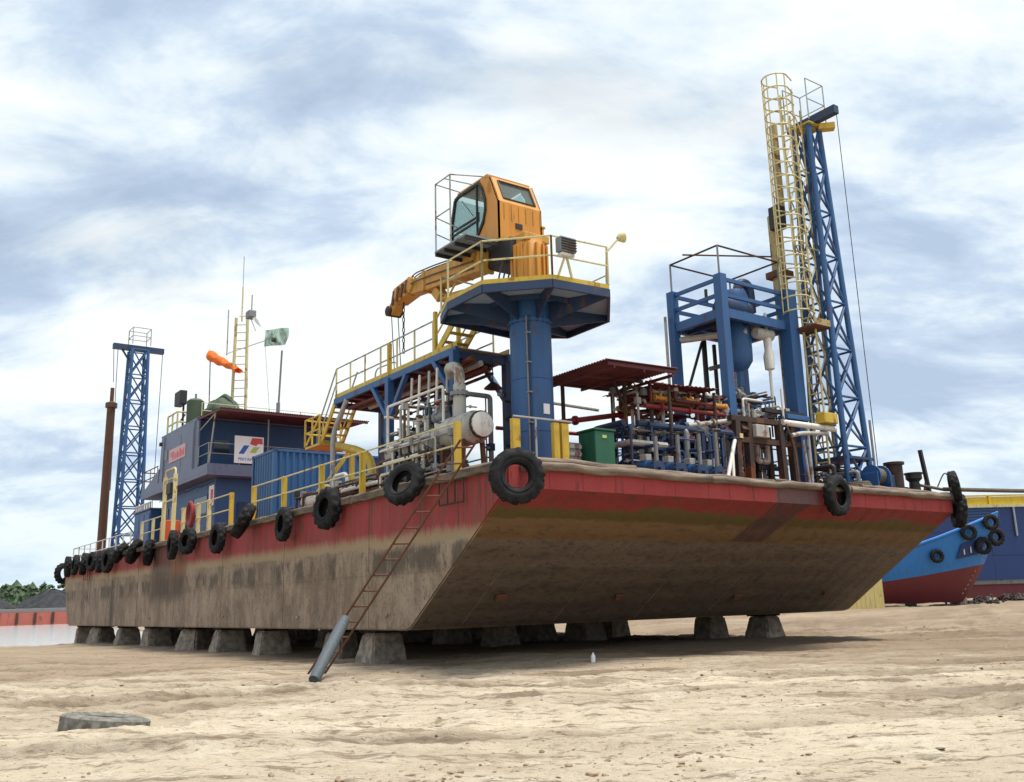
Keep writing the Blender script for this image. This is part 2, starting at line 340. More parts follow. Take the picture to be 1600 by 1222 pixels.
def beam(parent, name, p0, p1, w, h, mat):
    """rectangular bar: w across (horizontal), h the other way"""
    c, x, y, z, L = frame(p0, p1)
    mw = Matrix(((x.x*w, y.x*h, z.x*L, c.x), (x.y*w, y.y*h, z.y*L, c.y), (x.z*w, y.z*h, z.z*L, c.z), (0, 0, 0, 1)))
    return link(bpy.data.objects.new(name, unit('box', mat)), parent, mw)
def bm_box(bm, lo, hi, bev=0.0, M4=None):
    c = [(a+b)/2 for a, b in zip(lo, hi)]; s = [abs(b-a) for a, b in zip(lo, hi)]
    r = bmesh.ops.create_cube(bm, size=1, matrix=Matrix.Translation(c) @ Matrix.Diagonal((*s, 1)))
    if bev:
        es = list({e for v in r['verts'] for e in v.link_edges})
        bmesh.ops.bevel(bm, geom=es, offset=bev, segments=2, profile=.6, affect='EDGES')
    return r
def box(parent, name, lo, hi, mat, bev=.02):
    bm = bmesh.new(); bm_box(bm, lo, hi, min(bev, .3*min(abs(b-a) for a, b in zip(lo, hi)))); return obj(name, bm, mat, parent)
def plate(parent, name, pts, th, mat, axis=None):
    """flat polygon with thickness th along its normal"""
    bm = bmesh.new(); pts = [Vector(p) for p in pts]
    nrm = Vector(axis).normalized() if axis else (pts[1]-pts[0]).cross(pts[2]-pts[0]).normalized()
    a = [bm.verts.new(p) for p in pts]; b2 = [bm.verts.new(p+nrm*th) for p in pts]; k = len(pts)
    bm.faces.new(a[::-1]); bm.faces.new(b2)
    for i in range(k): bm.faces.new((a[i], a[(i+1) % k], b2[(i+1) % k], b2[i]))
    bmesh.ops.recalc_face_normals(bm, faces=bm.faces)
    return obj(name, bm, mat, parent)
def bm_pipe(bm, pts, r, seg=10, bend=None, closed=False):
    pts = [Vector(p) for p in pts]
    if bend:
        q = [pts[0]]
        for i in range(1, len(pts)-1):
            a, c, d = pts[i-1], pts[i], pts[i+1]; la, lb = min(bend, (c-a).length*.48), min(bend, (d-c).length*.48)
            p, s = c+(a-c).normalized()*la, c+(d-c).normalized()*lb
            for k in range(6):
                u = k/5; q.append(p*(1-u)**2+c*2*u*(1-u)+s*u*u)
        q.append(pts[-1]); pts = q
    rings = []; n0 = None
    for i, p in enumerate(pts):
        t1 = (pts[min(i+1, len(pts)-1)]-pts[max(i-1, 0)]).normalized()
        if closed: t1 = (pts[(i+1) % len(pts)]-pts[i-1]).normalized()
        if n0 is None:
            n0 = t1.orthogonal().normalized()
        n0 = (n0-t1*n0.dot(t1)).normalized(); bb = t1.cross(n0)
        rr = r[i] if isinstance(r, (list, tuple)) else r
        rings.append([bm.verts.new(p+(n0*math.cos(a)+bb*math.sin(a))*rr) for a in [2*math.pi*k/seg for k in range(seg)]])
    m = len(rings)
    for i in range(m if closed else m-1):
        A, B = rings[i], rings[(i+1) % m]
        for k in range(seg): bm.faces.new((A[k], A[(k+1) % seg], B[(k+1) % seg], B[k]))
    if not closed:
        bm.faces.new(rings[0][::-1]); bm.faces.new(rings[-1])
def pipe(parent, name, pts, r, mat, seg=10, bend=.25, closed=False):
    bm = bmesh.new(); bm_pipe(bm, pts, r, seg, bend, closed); return obj(name, bm, mat, parent, 40)
def bm_lathe(bm, prof, base, axis, seg=24, cap=True):
    """prof: (radius, distance along axis)"""
    base = Vector(base); z = Vector(axis).normalized(); x = z.orthogonal().normalized(); y = z.cross(x); rings = []
    for r, h in prof:
        rings.append([bm.verts.new(base+z*h+(x*math.cos(a)+y*math.sin(a))*r) for a in [2*math.pi*k/seg for k in range(seg)]])
    for A, B in zip(rings, rings[1:]):
        for k in range(seg): bm.faces.new((A[k], A[(k+1) % seg], B[(k+1) % seg], B[k]))
    if cap:
        bm.faces.new(rings[0][::-1]); bm.faces.new(rings[-1])
def lathe(parent, name, prof, base, axis, mat, seg=24, smooth=35):
    bm = bmesh.new(); bm_lathe(bm, prof, base, axis, seg); return obj(name, bm, mat, parent, smooth, loc=base)
def corr(parent, name, o, u, v, nn, n, amp, mat, th=.02):
    """corrugated sheet: origin o, u across the ribs, v along them, nn outward"""
    o, u, v, nn = Vector(o), Vector(u), Vector(v), Vector(nn).normalized(); bm = bmesh.new(); row = []
    xs = []
    for i in range(n):
        for f, h in ((0, 0), (.32, 0), (.5, 1), (.82, 1)): xs.append(((i+f)/n, h*amp))
    xs.append((1, 0))
    A = [(bm.verts.new(o+u*f+nn*h), bm.verts.new(o+u*f+v+nn*h)) for f, h in xs]
    B = [(bm.verts.new(o+u*f+nn*(h-th)), bm.verts.new(o+u*f+v+nn*(h-th))) for f, h in xs]
    for i in range(len(xs)-1):
        bm.faces.new((A[i][0], A[i+1][0], A[i+1][1], A[i][1])); bm.faces.new((B[i][0], B[i][1], B[i+1][1], B[i+1][0]))
        bm.faces.new((A[i][0], B[i][0], B[i+1][0], A[i+1][0])); bm.faces.new((A[i][1], A[i+1][1], B[i+1][1], B[i][1]))
    bmesh.ops.recalc_face_normals(bm, faces=bm.faces)
    return obj(name, bm, mat, parent)
def railing(parent, pts, hgt, pmat, rmat, pr=.03, rr=.025, spacing=1.5, mids=1, square=False, posts=None):
    pts = [Vector(p) for p in pts]
    for a, c in zip(pts, pts[1:]):
        for k in range(mids+1):
            z = Vector((0, 0, hgt*(k+1)/(mids+1)))
            tube(parent, 'top_rail' if k == mids else 'mid_rail', a+z, c+z, rr, rmat, 6)
    seen = set()
    for a, c in zip(pts, pts[1:]):
        k = max(1, round((c-a).length/spacing))
        for i in range(k+1):
            p = a+(c-a)*(i/k); key = tuple(round(x, 2) for x in p)
            if key in seen: continue
            seen.add(key)
            if square: beam(parent, 'post', p, p+Vector((0, 0, hgt+.03)), pr*2, pr*2, pmat)
            else: tube(parent, 'post', p, p+Vector((0, 0, hgt)), pr, pmat, 6)
def ladder(parent, p0, p1, across, w, n, mat, r=.022):
    p0, p1, a = Vector(p0), Vector(p1), Vector(across).normalized()*w/2
    tube(parent, 'side_rail', p0-a, p1-a, r, mat, 6); tube(parent, 'side_rail', p0+a, p1+a, r, mat, 6)
    for i in range(n):
        c = p0+(p1-p0)*((i+.5)/n); tube(parent, 'rung', c-a, c+a, r*.7, mat, 6)
def noise2(x, y, seed=0):
    """smooth value noise, vectorised"""
    xi, yi = np.floor(x).astype(np.int64), np.floor(y).astype(np.int64); xf, yf = x-xi, y-yi
    def h(a, b2):
        q = (a*374761393+b2*668265263+seed*1274126177) & 0xffffffff; q = ((q ^ (q >> 13))*1274126177) & 0xffffffff
        return ((q ^ (q >> 16)) & 0xffff)/65535.0
    u, v = xf*xf*(3-2*xf), yf*yf*(3-2*yf)
    return (h(xi, yi)*(1-u)+h(xi+1, yi)*u)*(1-v)+(h(xi, yi+1)*(1-u)+h(xi+1, yi+1)*u)*v
def sstep(v, a, b):
    q = np.clip((v-a)/(b-a), 0, 1); return q*q*(3-2*q)
# ------------------------------------------------------------------ ground, river, far shore
MUD = {}
def ground_z(x, y, detail=True):
    x, y = np.asarray(x, float), np.asarray(y, float)
    z = np.full_like(x, -.90)
    ysh = 36+np.maximum(0, x-15)*5.0
    z = z-np.clip(y-ysh, 0, 200)*.038
    z = z+.70*sstep(x, 18, 38)
    if detail:
        c, s = math.cos(-.617), math.sin(-.617); a, b2 = x*c+y*s, -x*s+y*c
        amp = .35+.65*sstep(noise2(a*.07+5, b2*.12, 9), .35, .7)
        churn = sstep(x-.55*y, 5, 12)*(1-sstep(x, 40, 60))*sstep(noise2(a*.1+2, b2*.2, 31), .25, .6)
        amp = amp+1.1*churn; w1 = (noise2(a*.5, b2*.5, 12)-.5)*1.5
        z = z+(noise2(a*.25, b2*.5, 1)-.5)*.16+(noise2(a*.8, b2*2.1+w1, 2)-.5)*.10*amp+(noise2(a*2.0, b2*4.6+w1, 3)-.5)*.075*amp-np.abs(noise2(a*3.1, b2*6.5+w1*2, 14)-.5)*.07*amp+(noise2(a*7, b2*11, 4)-.5)*.03*amp+(noise2(a*15, b2*21, 6)-.5)*.016*amp
        mud = churn*sstep(noise2(a*.9, b2*2.4+w1, 41), .35, .65)*.8
        # wheel ruts running across the yard
        for k, (b0, w, d, wob) in enumerate(((-3.0, .24, .09, 1.0), (-4.7, .24, .09, 1.0), (4.2, .28, .1, 1.4), (6.0, .28, .1, 1.4), (-8.0, .22, .08, 1.6), (-9.8, .22, .08, 1.6), (1.5, .25, .07, 1.2), (-.3, .25, .07, 1.2), (-12.4, .2, .06, 2.0))):
            bb = b2-b0-(noise2(a*.06+k//2*7, a*0+3, 5)-.5)*wob*4
            on_ = sstep(noise2(a*.2+k, a*0+8, 15), .25, .55); mud = np.maximum(mud, on_*np.exp(-(bb/(w*1.5))**4)*(.45+.55*noise2(a*5, b2*7, 43)))
            z = z+on_*(-d*(1+.35*np.sin(a*22+np.abs(bb)*9))*np.exp(-(bb/w)**2)+d*.7*np.exp(-((np.abs(bb)-w*2)/(w*.8))**2))
        MUD['m'] = mud
    return z
rr = [.0]+list(np.geomspace(.6, 4.2, 30))+list(np.geomspace(4.25, 42, 400))+list(np.geomspace(43, 1400, 80)); f0 = math.atan2(fwd.y, fwd.x)
th = list(np.linspace(f0-math.radians(52), f0+math.radians(52), 620))+list(np.linspace(f0+math.radians(54), f0+math.radians(306), 90))
R_, T_ = np.meshgrid(rr[1:], th, indexing='ij'); gx = CAM.x+R_*np.cos(T_); gy = CAM.y+R_*np.sin(T_); gz = ground_z(gx, gy); mudv = MUD['m'].ravel()
vs_ = np.stack([gx, gy, gz], -1).reshape(-1, 3); nr, ntk = R_.shape
idx = np.arange(nr*ntk).reshape(nr, ntk); nx = np.roll(idx, -1, 1)
fs = np.stack([idx[:-1], idx[1:], nx[1:], nx[:-1]], -1).reshape(-1, 4)
me = bpy.data.meshes.new('mesh'); cen = len(vs_)
vs_ = np.vstack([vs_, [[CAM.x, CAM.y, float(ground_z(CAM.x, CAM.y))]]])
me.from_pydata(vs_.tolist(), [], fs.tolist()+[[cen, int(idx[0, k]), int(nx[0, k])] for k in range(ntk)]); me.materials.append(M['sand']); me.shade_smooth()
at_ = me.attributes.new('mud', 'FLOAT', 'POINT'); at_.data.foreach_set('value', np.append(mudv, 0).astype(np.float32))
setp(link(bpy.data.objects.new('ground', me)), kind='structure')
bm = bmesh.new(); v4 = [bm.verts.new(p) for p in ((-1600, 40, -2), (1600, 40, -2), (1600, 3000, -2), (-1600, 3000, -2))]; bm.faces.new(v4)
setp(obj('river', bm, 'water', loc=(0, 40, -2)), kind='structure')
# clods and bits of debris lying about on the mud
def ico(sub):
    bm = bmesh.new(); bmesh.ops.create_icosphere(bm, subdivisions=sub, radius=1); bm.verts.ensure_lookup_table()
    v = np.array([q.co[:] for q in bm.verts]); f = np.array([[q.index for q in p.verts] for p in bm.faces]); bm.free(); return v, f
def blobs(name, items, sub, mat, jit, smooth=False):
    """items: (x, y, z, sx, sy, sz); one joined mesh of jittered lumps"""
    v, f = ico(sub); V, F = [], []
    for i, (x, y, z, sx, sy, sz) in enumerate(items):
        a = rng.random()*6.28; w = v*(1+(rng.random((len(v), 1))-.5)*jit)+(rng.random(v.shape)-.5)*jit*.6; w = w*[sx, sy, sz]
        w = np.stack([w[:, 0]*math.cos(a)-w[:, 1]*math.sin(a), w[:, 0]*math.sin(a)+w[:, 1]*math.cos(a), w[:, 2]], -1)
        V.append(w+[x, y, z]); F.append(f+i*len(v))
    me = bpy.data.meshes.new('mesh'); me.from_pydata(np.vstack(V).tolist(), [], np.vstack(F).tolist()); me.materials.append(M[mat])
    if smooth: me.shade_smooth()
    return link(bpy.data.objects.new(name, me))
items = []
for i in range(16000):
    d, a = 5.0*math.exp(random.random()*2.2), f0+random.uniform(-.66, .66); x, y = CAM.x+d*math.cos(a), CAM.y+d*math.sin(a)
    if random.random() > float(noise2(np.array(x*.35), np.array(y*.35), 21))**3*1.5: continue
    s = random.choice((.008, .01, .012, .012, .016, .018, .03)); z = float(ground_z(x, y))
    items.append((x, y, z+s*.1, s*random.uniform(.9, 2.2), s*random.uniform(.7, 1.3), s*random.uniform(.4, .8)))
setp(blobs('mud_clods', items, 1, 'clod', .5), 'dried clods and stones scattered over the sandy yard', 'clods', kind='stuff')
# far bank with its wood
bm = bmesh.new(); pts = []
for i in range(61):
    x = -260+i*12; y = 352+6*math.sin(i*.7)
    pts.append([bm.verts.new((x, y-14, -2.4)), bm.verts.new((x, y, .6+random.random()*.6)), bm.verts.new((x, y+400, 1.5))])
for A, B in zip(pts, pts[1:]):
    for k in range(2): bm.faces.new((A[k], B[k], B[k+1], A[k+1]))
setp(obj('far_bank', bm, 'bank'), kind='structure')
items = []
for i in range(330):
    x = random.uniform(-250, 440) if i > 60 else random.uniform(-10, 110); y = 356+random.random()*40; hh = 6.5+5*float(noise2(np.array(x*.04), np.array(1.5), 4))+random.random()*3; q = random.uniform(2.4, 4.2)
    items.append((x, y, hh*.45, q*1.1, q, hh*.48))
    for k in range(34):
        a, e = random.random()*6.28, random.uniform(-.4, 1.5); r = q*random.uniform(.12, .3)
        items.append((x+q*1.1*math.cos(a)*math.cos(e), y+q*math.sin(a)*math.cos(e), hh*.45+hh*.5*math.sin(e), r, r, r*.75))
setp(blobs('far_wood', items, 1, 'leaf_far', .7), 'green wood along the far river bank behind the coal barge', 'trees', kind='stuff')
# coal barge across the river
tb = thing('coal_barge', 'long red coal barge floating across the river at the far left', 'barge', (40, 318, -2))
plate(tb, 'hull', [(-30, 306, -2.3), (104, 306, -2.3), (108, 306, 1.8), (-34, 306, 1.8)], 22, 'far_red', (0, 1, 0))
box(tb, 'coaming', (-24, 308, 1.8), (98, 326, 3.0), 'grey', .1)
for i in range(24): beam(tb, 'fender_bar', (-20+i*5, 305.7, 1.7), (-20+i*5, 305.7, -1.6), .7, .4, 'dark_rust')
def heap(x, r, hgt, label):
    bm = bmesh.new(); prof = [(r, 0), (r*.8, hgt*.25), (r*.5, hgt*.6), (r*.22, hgt*.9), (.05, hgt)]
    bm_lathe(bm, prof, (x, 317, 3.0), (0, 0, 1), 40, False)
    for v in bm.verts: v.co += Vector((random.uniform(-.4, .4), random.uniform(-.4, .4), random.uniform(-.3, .3)))
    for v in bm.verts: v.co.y = 317+(v.co.y-317)*8.5/r
    bmesh.ops.recalc_face_normals(bm, faces=bm.faces)
    setp(obj('coal_heap', bm, 'coal'), label, 'coal heap', 'coal heaps on the far barge')
heap(46.5, 12, 6.0, 'dark conical coal heap on the far barge, nearest the grounded barge stern')
heap(26.5, 10.5, 5.2, 'dark coal heap on the far barge, cut by the left picture edge')
# ------------------------------------------------------------------ the barge
DZ, BW, BL, BOW = 3.66, 18.0, 42.0, -4.49
tb = thing('barge', 'grounded work barge with red topsides and mud-stained hull on concrete blocks', 'barge', (9, 18, 0))
bm = bmesh.new()
prof = [(BOW, DZ), (BOW, 3.11), (-.12, .06), (.1, 0), (BL, 0), (43.2, 1.2), (44.1, 2.4), (44.1, DZ)]
A = [bm.verts.new((0, y, z)) for y, z in prof]; B = [bm.verts.new((BW, y, z)) for y, z in prof]
bm.faces.new(A); bm.faces.new(B[::-1])
for i in range(len(prof)): j = (i+1) % len(prof); bm.faces.new((A[i], B[i], B[j], A[j]))
bmesh.ops.recalc_face_normals(bm, faces=bm.faces)
bmesh.ops.bevel(bm, geom=[e for e in bm.edges if abs(e.verts[0].co.x-e.verts[1].co.x) < .01], offset=.035, segments=2, affect='EDGES')
obj('hull_shell', bm, 'hull', tb, 30, loc=(9, 18, 0))
def log(parent, name, p0, p1, r, mat, seed):
    p0, p1 = Vector(p0), Vector(p1); n_ = max(6, int((p1-p0).length/.45)); bm = bmesh.new(); rnd = random.Random(seed)
    pts = [p0+(p1-p0)*i/n_+Vector((rnd.uniform(-.02, .02), rnd.uniform(-.02, .02), rnd.uniform(-.025, .025))) for i in range(n_+1)]
    bm_pipe(bm, pts, [r*rnd.uniform(.93, 1.06) for _ in pts], 10); return obj(name, bm, mat, parent, 50)
y = -4.2
for i, L in enumerate((7.3, 6.8, 7.9, 6.4, 7.2, 6.9, 5.6)):
    bm = bmesh.new(); n_ = 14
    ring = []
    for k in range(n_+1):
        yy = y+(L-.03)*k/n_; d1, d2 = random.uniform(-.025, .02), random.uniform(-.025, .02)
        ring.append([bm.verts.new((xx, yy, zz_)) for xx, zz_ in ((-.17+d1, 3.50+d2), (.12, 3.50+d2), (.16, 3.72+d1), (-.06+d1, 3.74+d2), (-.17+d1, 3.68+d1))])
    for a, c in zip(ring, ring[1:]):
        for k in range(5): bm.faces.new((a[k], c[k], c[(k+1) % 5], a[(k+1) % 5]))
    bm.faces.new(ring[0]); bm.faces.new(ring[-1][::-1]); bmesh.ops.recalc_face_normals(bm, faces=bm.faces)
    obj('rubbing_timber', bm, 'strake_wood', tb); y += L
for i, (x0, x1, r, z) in enumerate(((.35, 6.4, .11, 3.60), (6.42, 12.3, .10, 3.60), (12.32, 17.9, .11, 3.60))):
    log(tb, 'bow_fender_timber', (x0, BOW-.08, z), (x1, BOW-.08, z+.01), r, 'bow_log', 40+i)
for i, (x0, x1, yy, z, r) in enumerate(((.9, 3.95, -4.36, 3.77, .10), (3.8, 9.3, -4.36, 3.73, .06), (9.2, 13.5, -4.36, 3.72, .06), (13.3, 17.6, -4.30, 3.74, .085), (14.2, 17.5, -4.0, 3.80, .08))):
    log(tb, 'deck_edge_timber', (x0, yy, z), (x1, yy, z-.02), r, 'bow_log', 60+i)
for i in range(34):   # sacrificial stubs and docking pads left on the shell plating
    pass
for x, z in ((2.0, .81), (6.1, .74), (11.1, .65), (15.5, .68)):
    yv = -z*4.37/3.05; plate(tb, 'anode', [(x-.16, yv-.13, z+.02), (x+.16, yv-.13, z+.02), (x+.14, yv-.02, z-.1), (x-.14, yv-.02, z-.1)], .05, 'rust', (0, -.57, -.82))
for yv, z in ((1.15, .38), (7.0, .36), (14, .4), (24, .38)):
    plate(tb, 'anode', [(-.01, yv-.10, z-.03), (-.01, yv+.10, z-.04), (-.01, yv+.09, z+.03), (-.01, yv-.09, z+.03)], -.03, 'concrete', (1, 0, 0))
for k in range(7): yv = 2.2+6.05*k; beam(tb, 'weld_seam', (-.002, yv, .05), (-.002, yv, 3.5), .016, .05, 'hull')
beam(tb, 'weld_seam', (-.002, -1.7, 1.45), (-.002, 42.6, 1.45), .016, .04, 'hull')
for k in range(6): xv = 1.5+3.0*k; beam(tb, 'weld_seam', (xv, -.16, .085), (xv, BOW+.02, 3.10), .05, .016, 'hull')
for k in range(9): xv = 1.2+2.0*k; beam(tb, 'weld_seam', (xv, BOW-.002, 3.12), (xv, BOW-.002, 3.5), .04, .014, 'hull')
beam(tb, 'weld_seam', (.05, -2.16, 1.502), (17.95, -2.16, 1.502), .05, .016, 'hull')
# welded frame of steps at the boarding ladder and at the stern
for (yy, w, z0, z1) in ((-2.35, 1.1, 2.95, 3.5), (37.2, 1.6, 2.55, 3.15)):
    for z in (z0, z1): tube(tb, 'boarding_step', (-.14, yy-w/2, z), (-.14, yy+w/2, z), .025, 'dark_rust' if yy < 0 else 'red', 6)
    for s in (-1, -.3, .3, 1): tube(tb, 'boarding_step_bracket', (-.14, yy+s*w/2, z0), (-.14, yy+s*w/2, z1), .02, 'dark_rust' if yy < 0 else 'red', 6)

# ------------------------------------------------------------------ blocks under the barge
def block_mesh(w0, w1, h, seed):
    rnd = random.Random(seed); bm = bmesh.new()
    lv = [[bm.verts.new((sx*w/2+rnd.uniform(-.03, .03), sy*w*.42+rnd.uniform(-.03, .03), z)) for sx, sy in ((-1, -1), (1, -1), (1, 1), (-1, 1))] for w, z in ((w0, 0), (w0*.97, h*.15), (w1, h))]
    for a, c in zip(lv, lv[1:]):
        for k in range(4): bm.faces.new((a[k], a[(k+1) % 4], c[(k+1) % 4], c[k]))
    bm.faces.new(lv[0][::-1]); bm.faces.new(lv[-1])
    bmesh.ops.subdivide_edges(bm, edges=list(bm.edges), cuts=4, use_grid_fill=True)
    bmesh.ops.bevel(bm, geom=[e for e in bm.edges if len(e.link_faces) == 2 and e.calc_face_angle() > .6], offset=.05, segments=2, affect='EDGES')
    for v in bm.verts: v.co += Vector((rnd.uniform(-.016, .016), rnd.uniform(-.016, .016), rnd.uniform(-.012, .0)))
    return mesh_from(bm, 'concrete', 35)
BLK = [block_mesh(1.18, .86, .92, 1), block_mesh(1.1, .8, .92, 2), block_mesh(1.22, .95, .92, 3)]
ordn = ['first', 'second', 'third', 'fourth', 'fifth', 'sixth', 'seventh', 'eighth', 'ninth', 'tenth', 'eleventh', 'twelfth', 'thirteenth', 'fourteenth', 'fifteenth', 'sixteenth', 'seventeenth']
def block(x, y, rz, k, label, group, w=1.0):
    g = float(ground_z(x, y))-random.uniform(.05, .16); h = .93-.0; top = -.10
    t0 = thing('support_block', label, 'concrete block', (x, y, g), group); s = (top-g)/.92
    o = bpy.data.objects.new('concrete_body', BLK[k % 3]); link(o, t0, Matrix.Translation((x, y, g)) @ Matrix.Rotation(rz, 4, 'Z') @ Matrix.Diagonal((w*random.uniform(.92, 1.08), w*random.uniform(.9, 1.15), s, 1)))
    for d in (-.27, .03, .3):
        c, sn = math.cos(rz), math.sin(rz)
        beam(t0, 'timber_packer', (x-sn*d*w-.42*w*c, y+c*d*w-.42*w*sn, -.052), (x-sn*d*w+.42*w*c, y+c*d*w+.42*w*sn, -.052), .26, .095, 'packer')
for i, (yy, w) in enumerate(((2.9, 1.0), (5.5, .95), (11.0, 1.0), (15.5, 1.05), (19.6, 1.2), (25.5, 1.0), (30.8, 1.0), (36.6, 1.15), (41.0, .9))):
    lab = ('large pale concrete block with a hole mark under the near bow corner' if i == 0 else 'concrete block half hidden behind the ladder foot and grey pipe' if i == 1 else
           'small concrete block under the far stern end of the hull' if i == 8 else f'tapered concrete block under the port side, {ordn[i]} from the bow corner')
    block(.75, yy, random.uniform(-.12, .12)+(.5 if i % 3 == 1 else 0), i, lab, 'concrete blocks under the port side', w)
for i, (x, yy) in enumerate(((15.5, 1.7), (15.6, 4.4), (15.6, 9.9), (15.5, 16.2), (15.5, 22))):
    block(x, yy, random.uniform(-.15, .15), i+1, f'shaded concrete block under the starboard side, {ordn[i]} from the bow' , 'concrete blocks under the starboard side')
for r_, (x0, nm) in enumerate(((4.6, 'port inner'), (8.3, 'keel'), (12.0, 'starboard inner'))):  # inner rows added to keep daylight out from under the hull
    for i, yy in enumerate((7.5, 10.8, 15.2, 20, 25.5, 31, 37) if r_ else (14.5, 20, 25.5, 31, 37)):
        block(x0+random.uniform(-.3, .3), yy+random.uniform(-.5, .5), random.uniform(-.15, .15), i+r_, f'added light-blocking concrete block on the {nm} row, {ordn[i]} from the bow', 'added light-blocking blocks under the hull', 1.1)

# ------------------------------------------------------------------ tyres
def tyre_mesh(R, ri, w, mat, lug=.022, n=56):
    bm = bmesh.new(); prof = [(ri, -w*.36), (ri+.02, -w*.44), (ri+.08, -w*.5), (ri+.10, -w*.455), ((ri+R)/2, -w*.51), (R-.10, -w*.5), (R-.03, -w*.43), (R, -w*.33), (R, -w*.05), (R, w*.05), (R, w*.33), (R-.03, w*.43), (R-.10, w*.5), ((ri+R)/2, w*.51), (ri+.10, w*.455), (ri+.08, w*.5), (ri+.02, w*.44), (ri, w*.36), (ri+.05, w*.30), (R-.07, w*.28), (R-.07, -w*.28), (ri+.05, -w*.30)]
    rings = []
    for k in range(n):
        a = 2*math.pi*k/n; rg = []
        for j, (r, x) in enumerate(prof):
            q = r
            if 6 <= j <= 8: q = r+(lug if (k//2) % 2 else -lug*.4)
            if 9 <= j <= 11: q = r+(lug if (k//2+1) % 2 else -lug*.4)
            rg.append(bm.verts.new((x, q*math.cos(a), q*math.sin(a))))
        rings.append(rg)
    m_ = len(prof)
    for k in range(n):
        a, c = rings[k], rings[(k+1) % n]
        for j in range(m_): bm.faces.new((a[j], c[j], c[(j+1) % m_], a[(j+1) % m_]))
    bmesh.ops.recalc_face_normals(bm, faces=bm.faces)
    return mesh_from(bm, mat, 42)
TY = [tyre_mesh(.57, .30, .30, 'rubber', .028, 60), tyre_mesh(.56, .27, .34, 'rubber', .042, 52)]
def tyre(c, axis, k, label, group, s=1.0, rope=None, squash=1.0):
    x = Vector(axis).normalized(); z = Vector((0, 0, 1)); z = (z-x*z.dot(x)).normalized(); y = z.cross(x)
    mw = Matrix(((x.x*s, y.x*s*squash, z.x*s, c[0]), (x.y*s, y.y*s*squash, z.y*s, c[1]), (x.z*s, y.z*s*squash, z.z*s, c[2]), (0, 0, 0, 1)))
    o = link(bpy.data.objects.new('tyre_fender', TY[k]), None, mw); setp(o, label, 'tyre', group)
    if rope:
        top = Vector(c)+z*(.42*s); pipe(o, 'rope', [top-x*.1, top-x*.2+z*.2*s, Vector(rope)], .022, 'rope', 6)
    return o
PT = [(-.65, 3.62, (-.84, -.32, .36), 'tilted tyre lying over the port rubbing timber beside the ladder top'), (4.17, 3.46, (-1, -.16, .1), None), (7.49, 3.27, (-1, .05, .05), None),
      (10.86, 3.66, (-.78, .35, .45), 'tilted tyre slumped over the port edge at the railing gap'), (13.91, 3.28, (-1, -.05, .05), None), (17.6, 3.42, (-1, -.25, .08), None), (19.7, 3.4, (-1, .1, .04), None), (23.4, 3.3, (-.9, .4, .1), None),
      (26.0, 3.5, (-.75, .5, .35), None), (28.8, 3.58, (-.75, .4, .5), None), (31.2, 3.34, (-1, -.1, .1), None), (33.0, 3.36, (-1, .1, .1), None), (35.0, 3.48, (-1, -.2, .1), None), (37.1, 3.45, (-1, .2, .1), None), (39.4, 3.5, (-1, .0, .1), None), (41.6, 3.5, (-1, .1, 0), None)]
for i, (yy, z, ax, lab) in enumerate(PT):
    off = -.35 if lab is None else -.46
    tyre((off, yy, z), ax, i % 2, lab or f'black tyre hung on the port side, {ordn[i+1]} tyre aft of the bow corner tyre', 'tyre fenders along the port side', (1.0, 1.04, .93, 1.08, .98, .9, 1.05)[i % 7], (.0, yy+.1, 3.76), (1.0, .94, 1.0, .9, .97)[i % 5])
tyre((.0, -4.85, 3.30), (-.42, -.9, .02), 1, 'large black tyre hung on the near bow corner', 'tyre fenders on the bow', 1.04, (.25, -4.2, 3.9))
tyre((11.5, -4.72, 3.38), (.1, -1, -.03), 0, 'black tyre half hidden under the bow timber on the red band', 'tyre fenders on the bow', 1.0, (11.5, -4.3, 3.86))
tyre((18.15, -4.55, 3.95), (.55, -.8, .1), 0, 'upper black tyre on the far right bow corner', 'tyre fenders on the bow', .92, (17.9, -4.1, 4.0))
tyre((18.3, -4.5, 3.18), (.7, -.7, -.1), 1, 'lower black tyre on the far right bow corner', 'tyre fenders on the bow', .95, (18.0, -4.1, 3.8))
tyre((-.1, 44.3, 3.2), (-.6, .8, 0), 0, 'black tyre hanging at the far stern corner', 'tyre fenders along the port side', 1.1, (.2, 43.9, 3.9))
# half-buried pale tyre in the foreground
o = link(bpy.data.objects.new('buried_tyre', tyre_mesh(.60, .36, .27, 'rubber_pale', .012, 64)), None, Matrix.Translation((-8.5, -6.3, float(ground_z(-8.5, -6.3))+.05)) @ Matrix.Rotation(.06, 4, 'Y') @ Matrix.Rotation(math.pi/2+.07, 4, 'Y'))
setp(o, 'pale weathered tyre lying flat half buried in the foreground sand', 'tyre')
# ------------------------------------------------------------------ boarding ladder and pipe
F0, T0 = Vector((-2.3, .4, -.95)), Vector((-.34, -3.5, 4.30)); d = (T0-F0).normalized(); ac = Vector((0, 0, 1)).cross(d).cross(d)
ac = Vector((.80, -.60, 0))
t0 = thing('boarding_ladder', 'rusty steel ladder leaning on the port side near the bow', 'ladder', F0)
ladder(t0, F0, T0, ac, .40, 15, 'rust', .03)
PA, PB = Vector((-3.35, -1.9, -.87)), F0+(T0-F0)*.235+Vector((-.2, -.12, .06))
bm = bmesh.new(); pp = [PA+(PB-PA)*i/8+Vector((random.uniform(-.008, .008),)*3) for i in range(9)]; bm_pipe(bm, pp, [.115, .13, .127, .132, .134, .13, .135, .128, .11], 14)
o = obj('grey_pipe', bm, 'plastic_pipe', None, 45, loc=PA); setp(o, 'grey-blue ribbed pipe propped against the foot of the ladder', 'pipe')
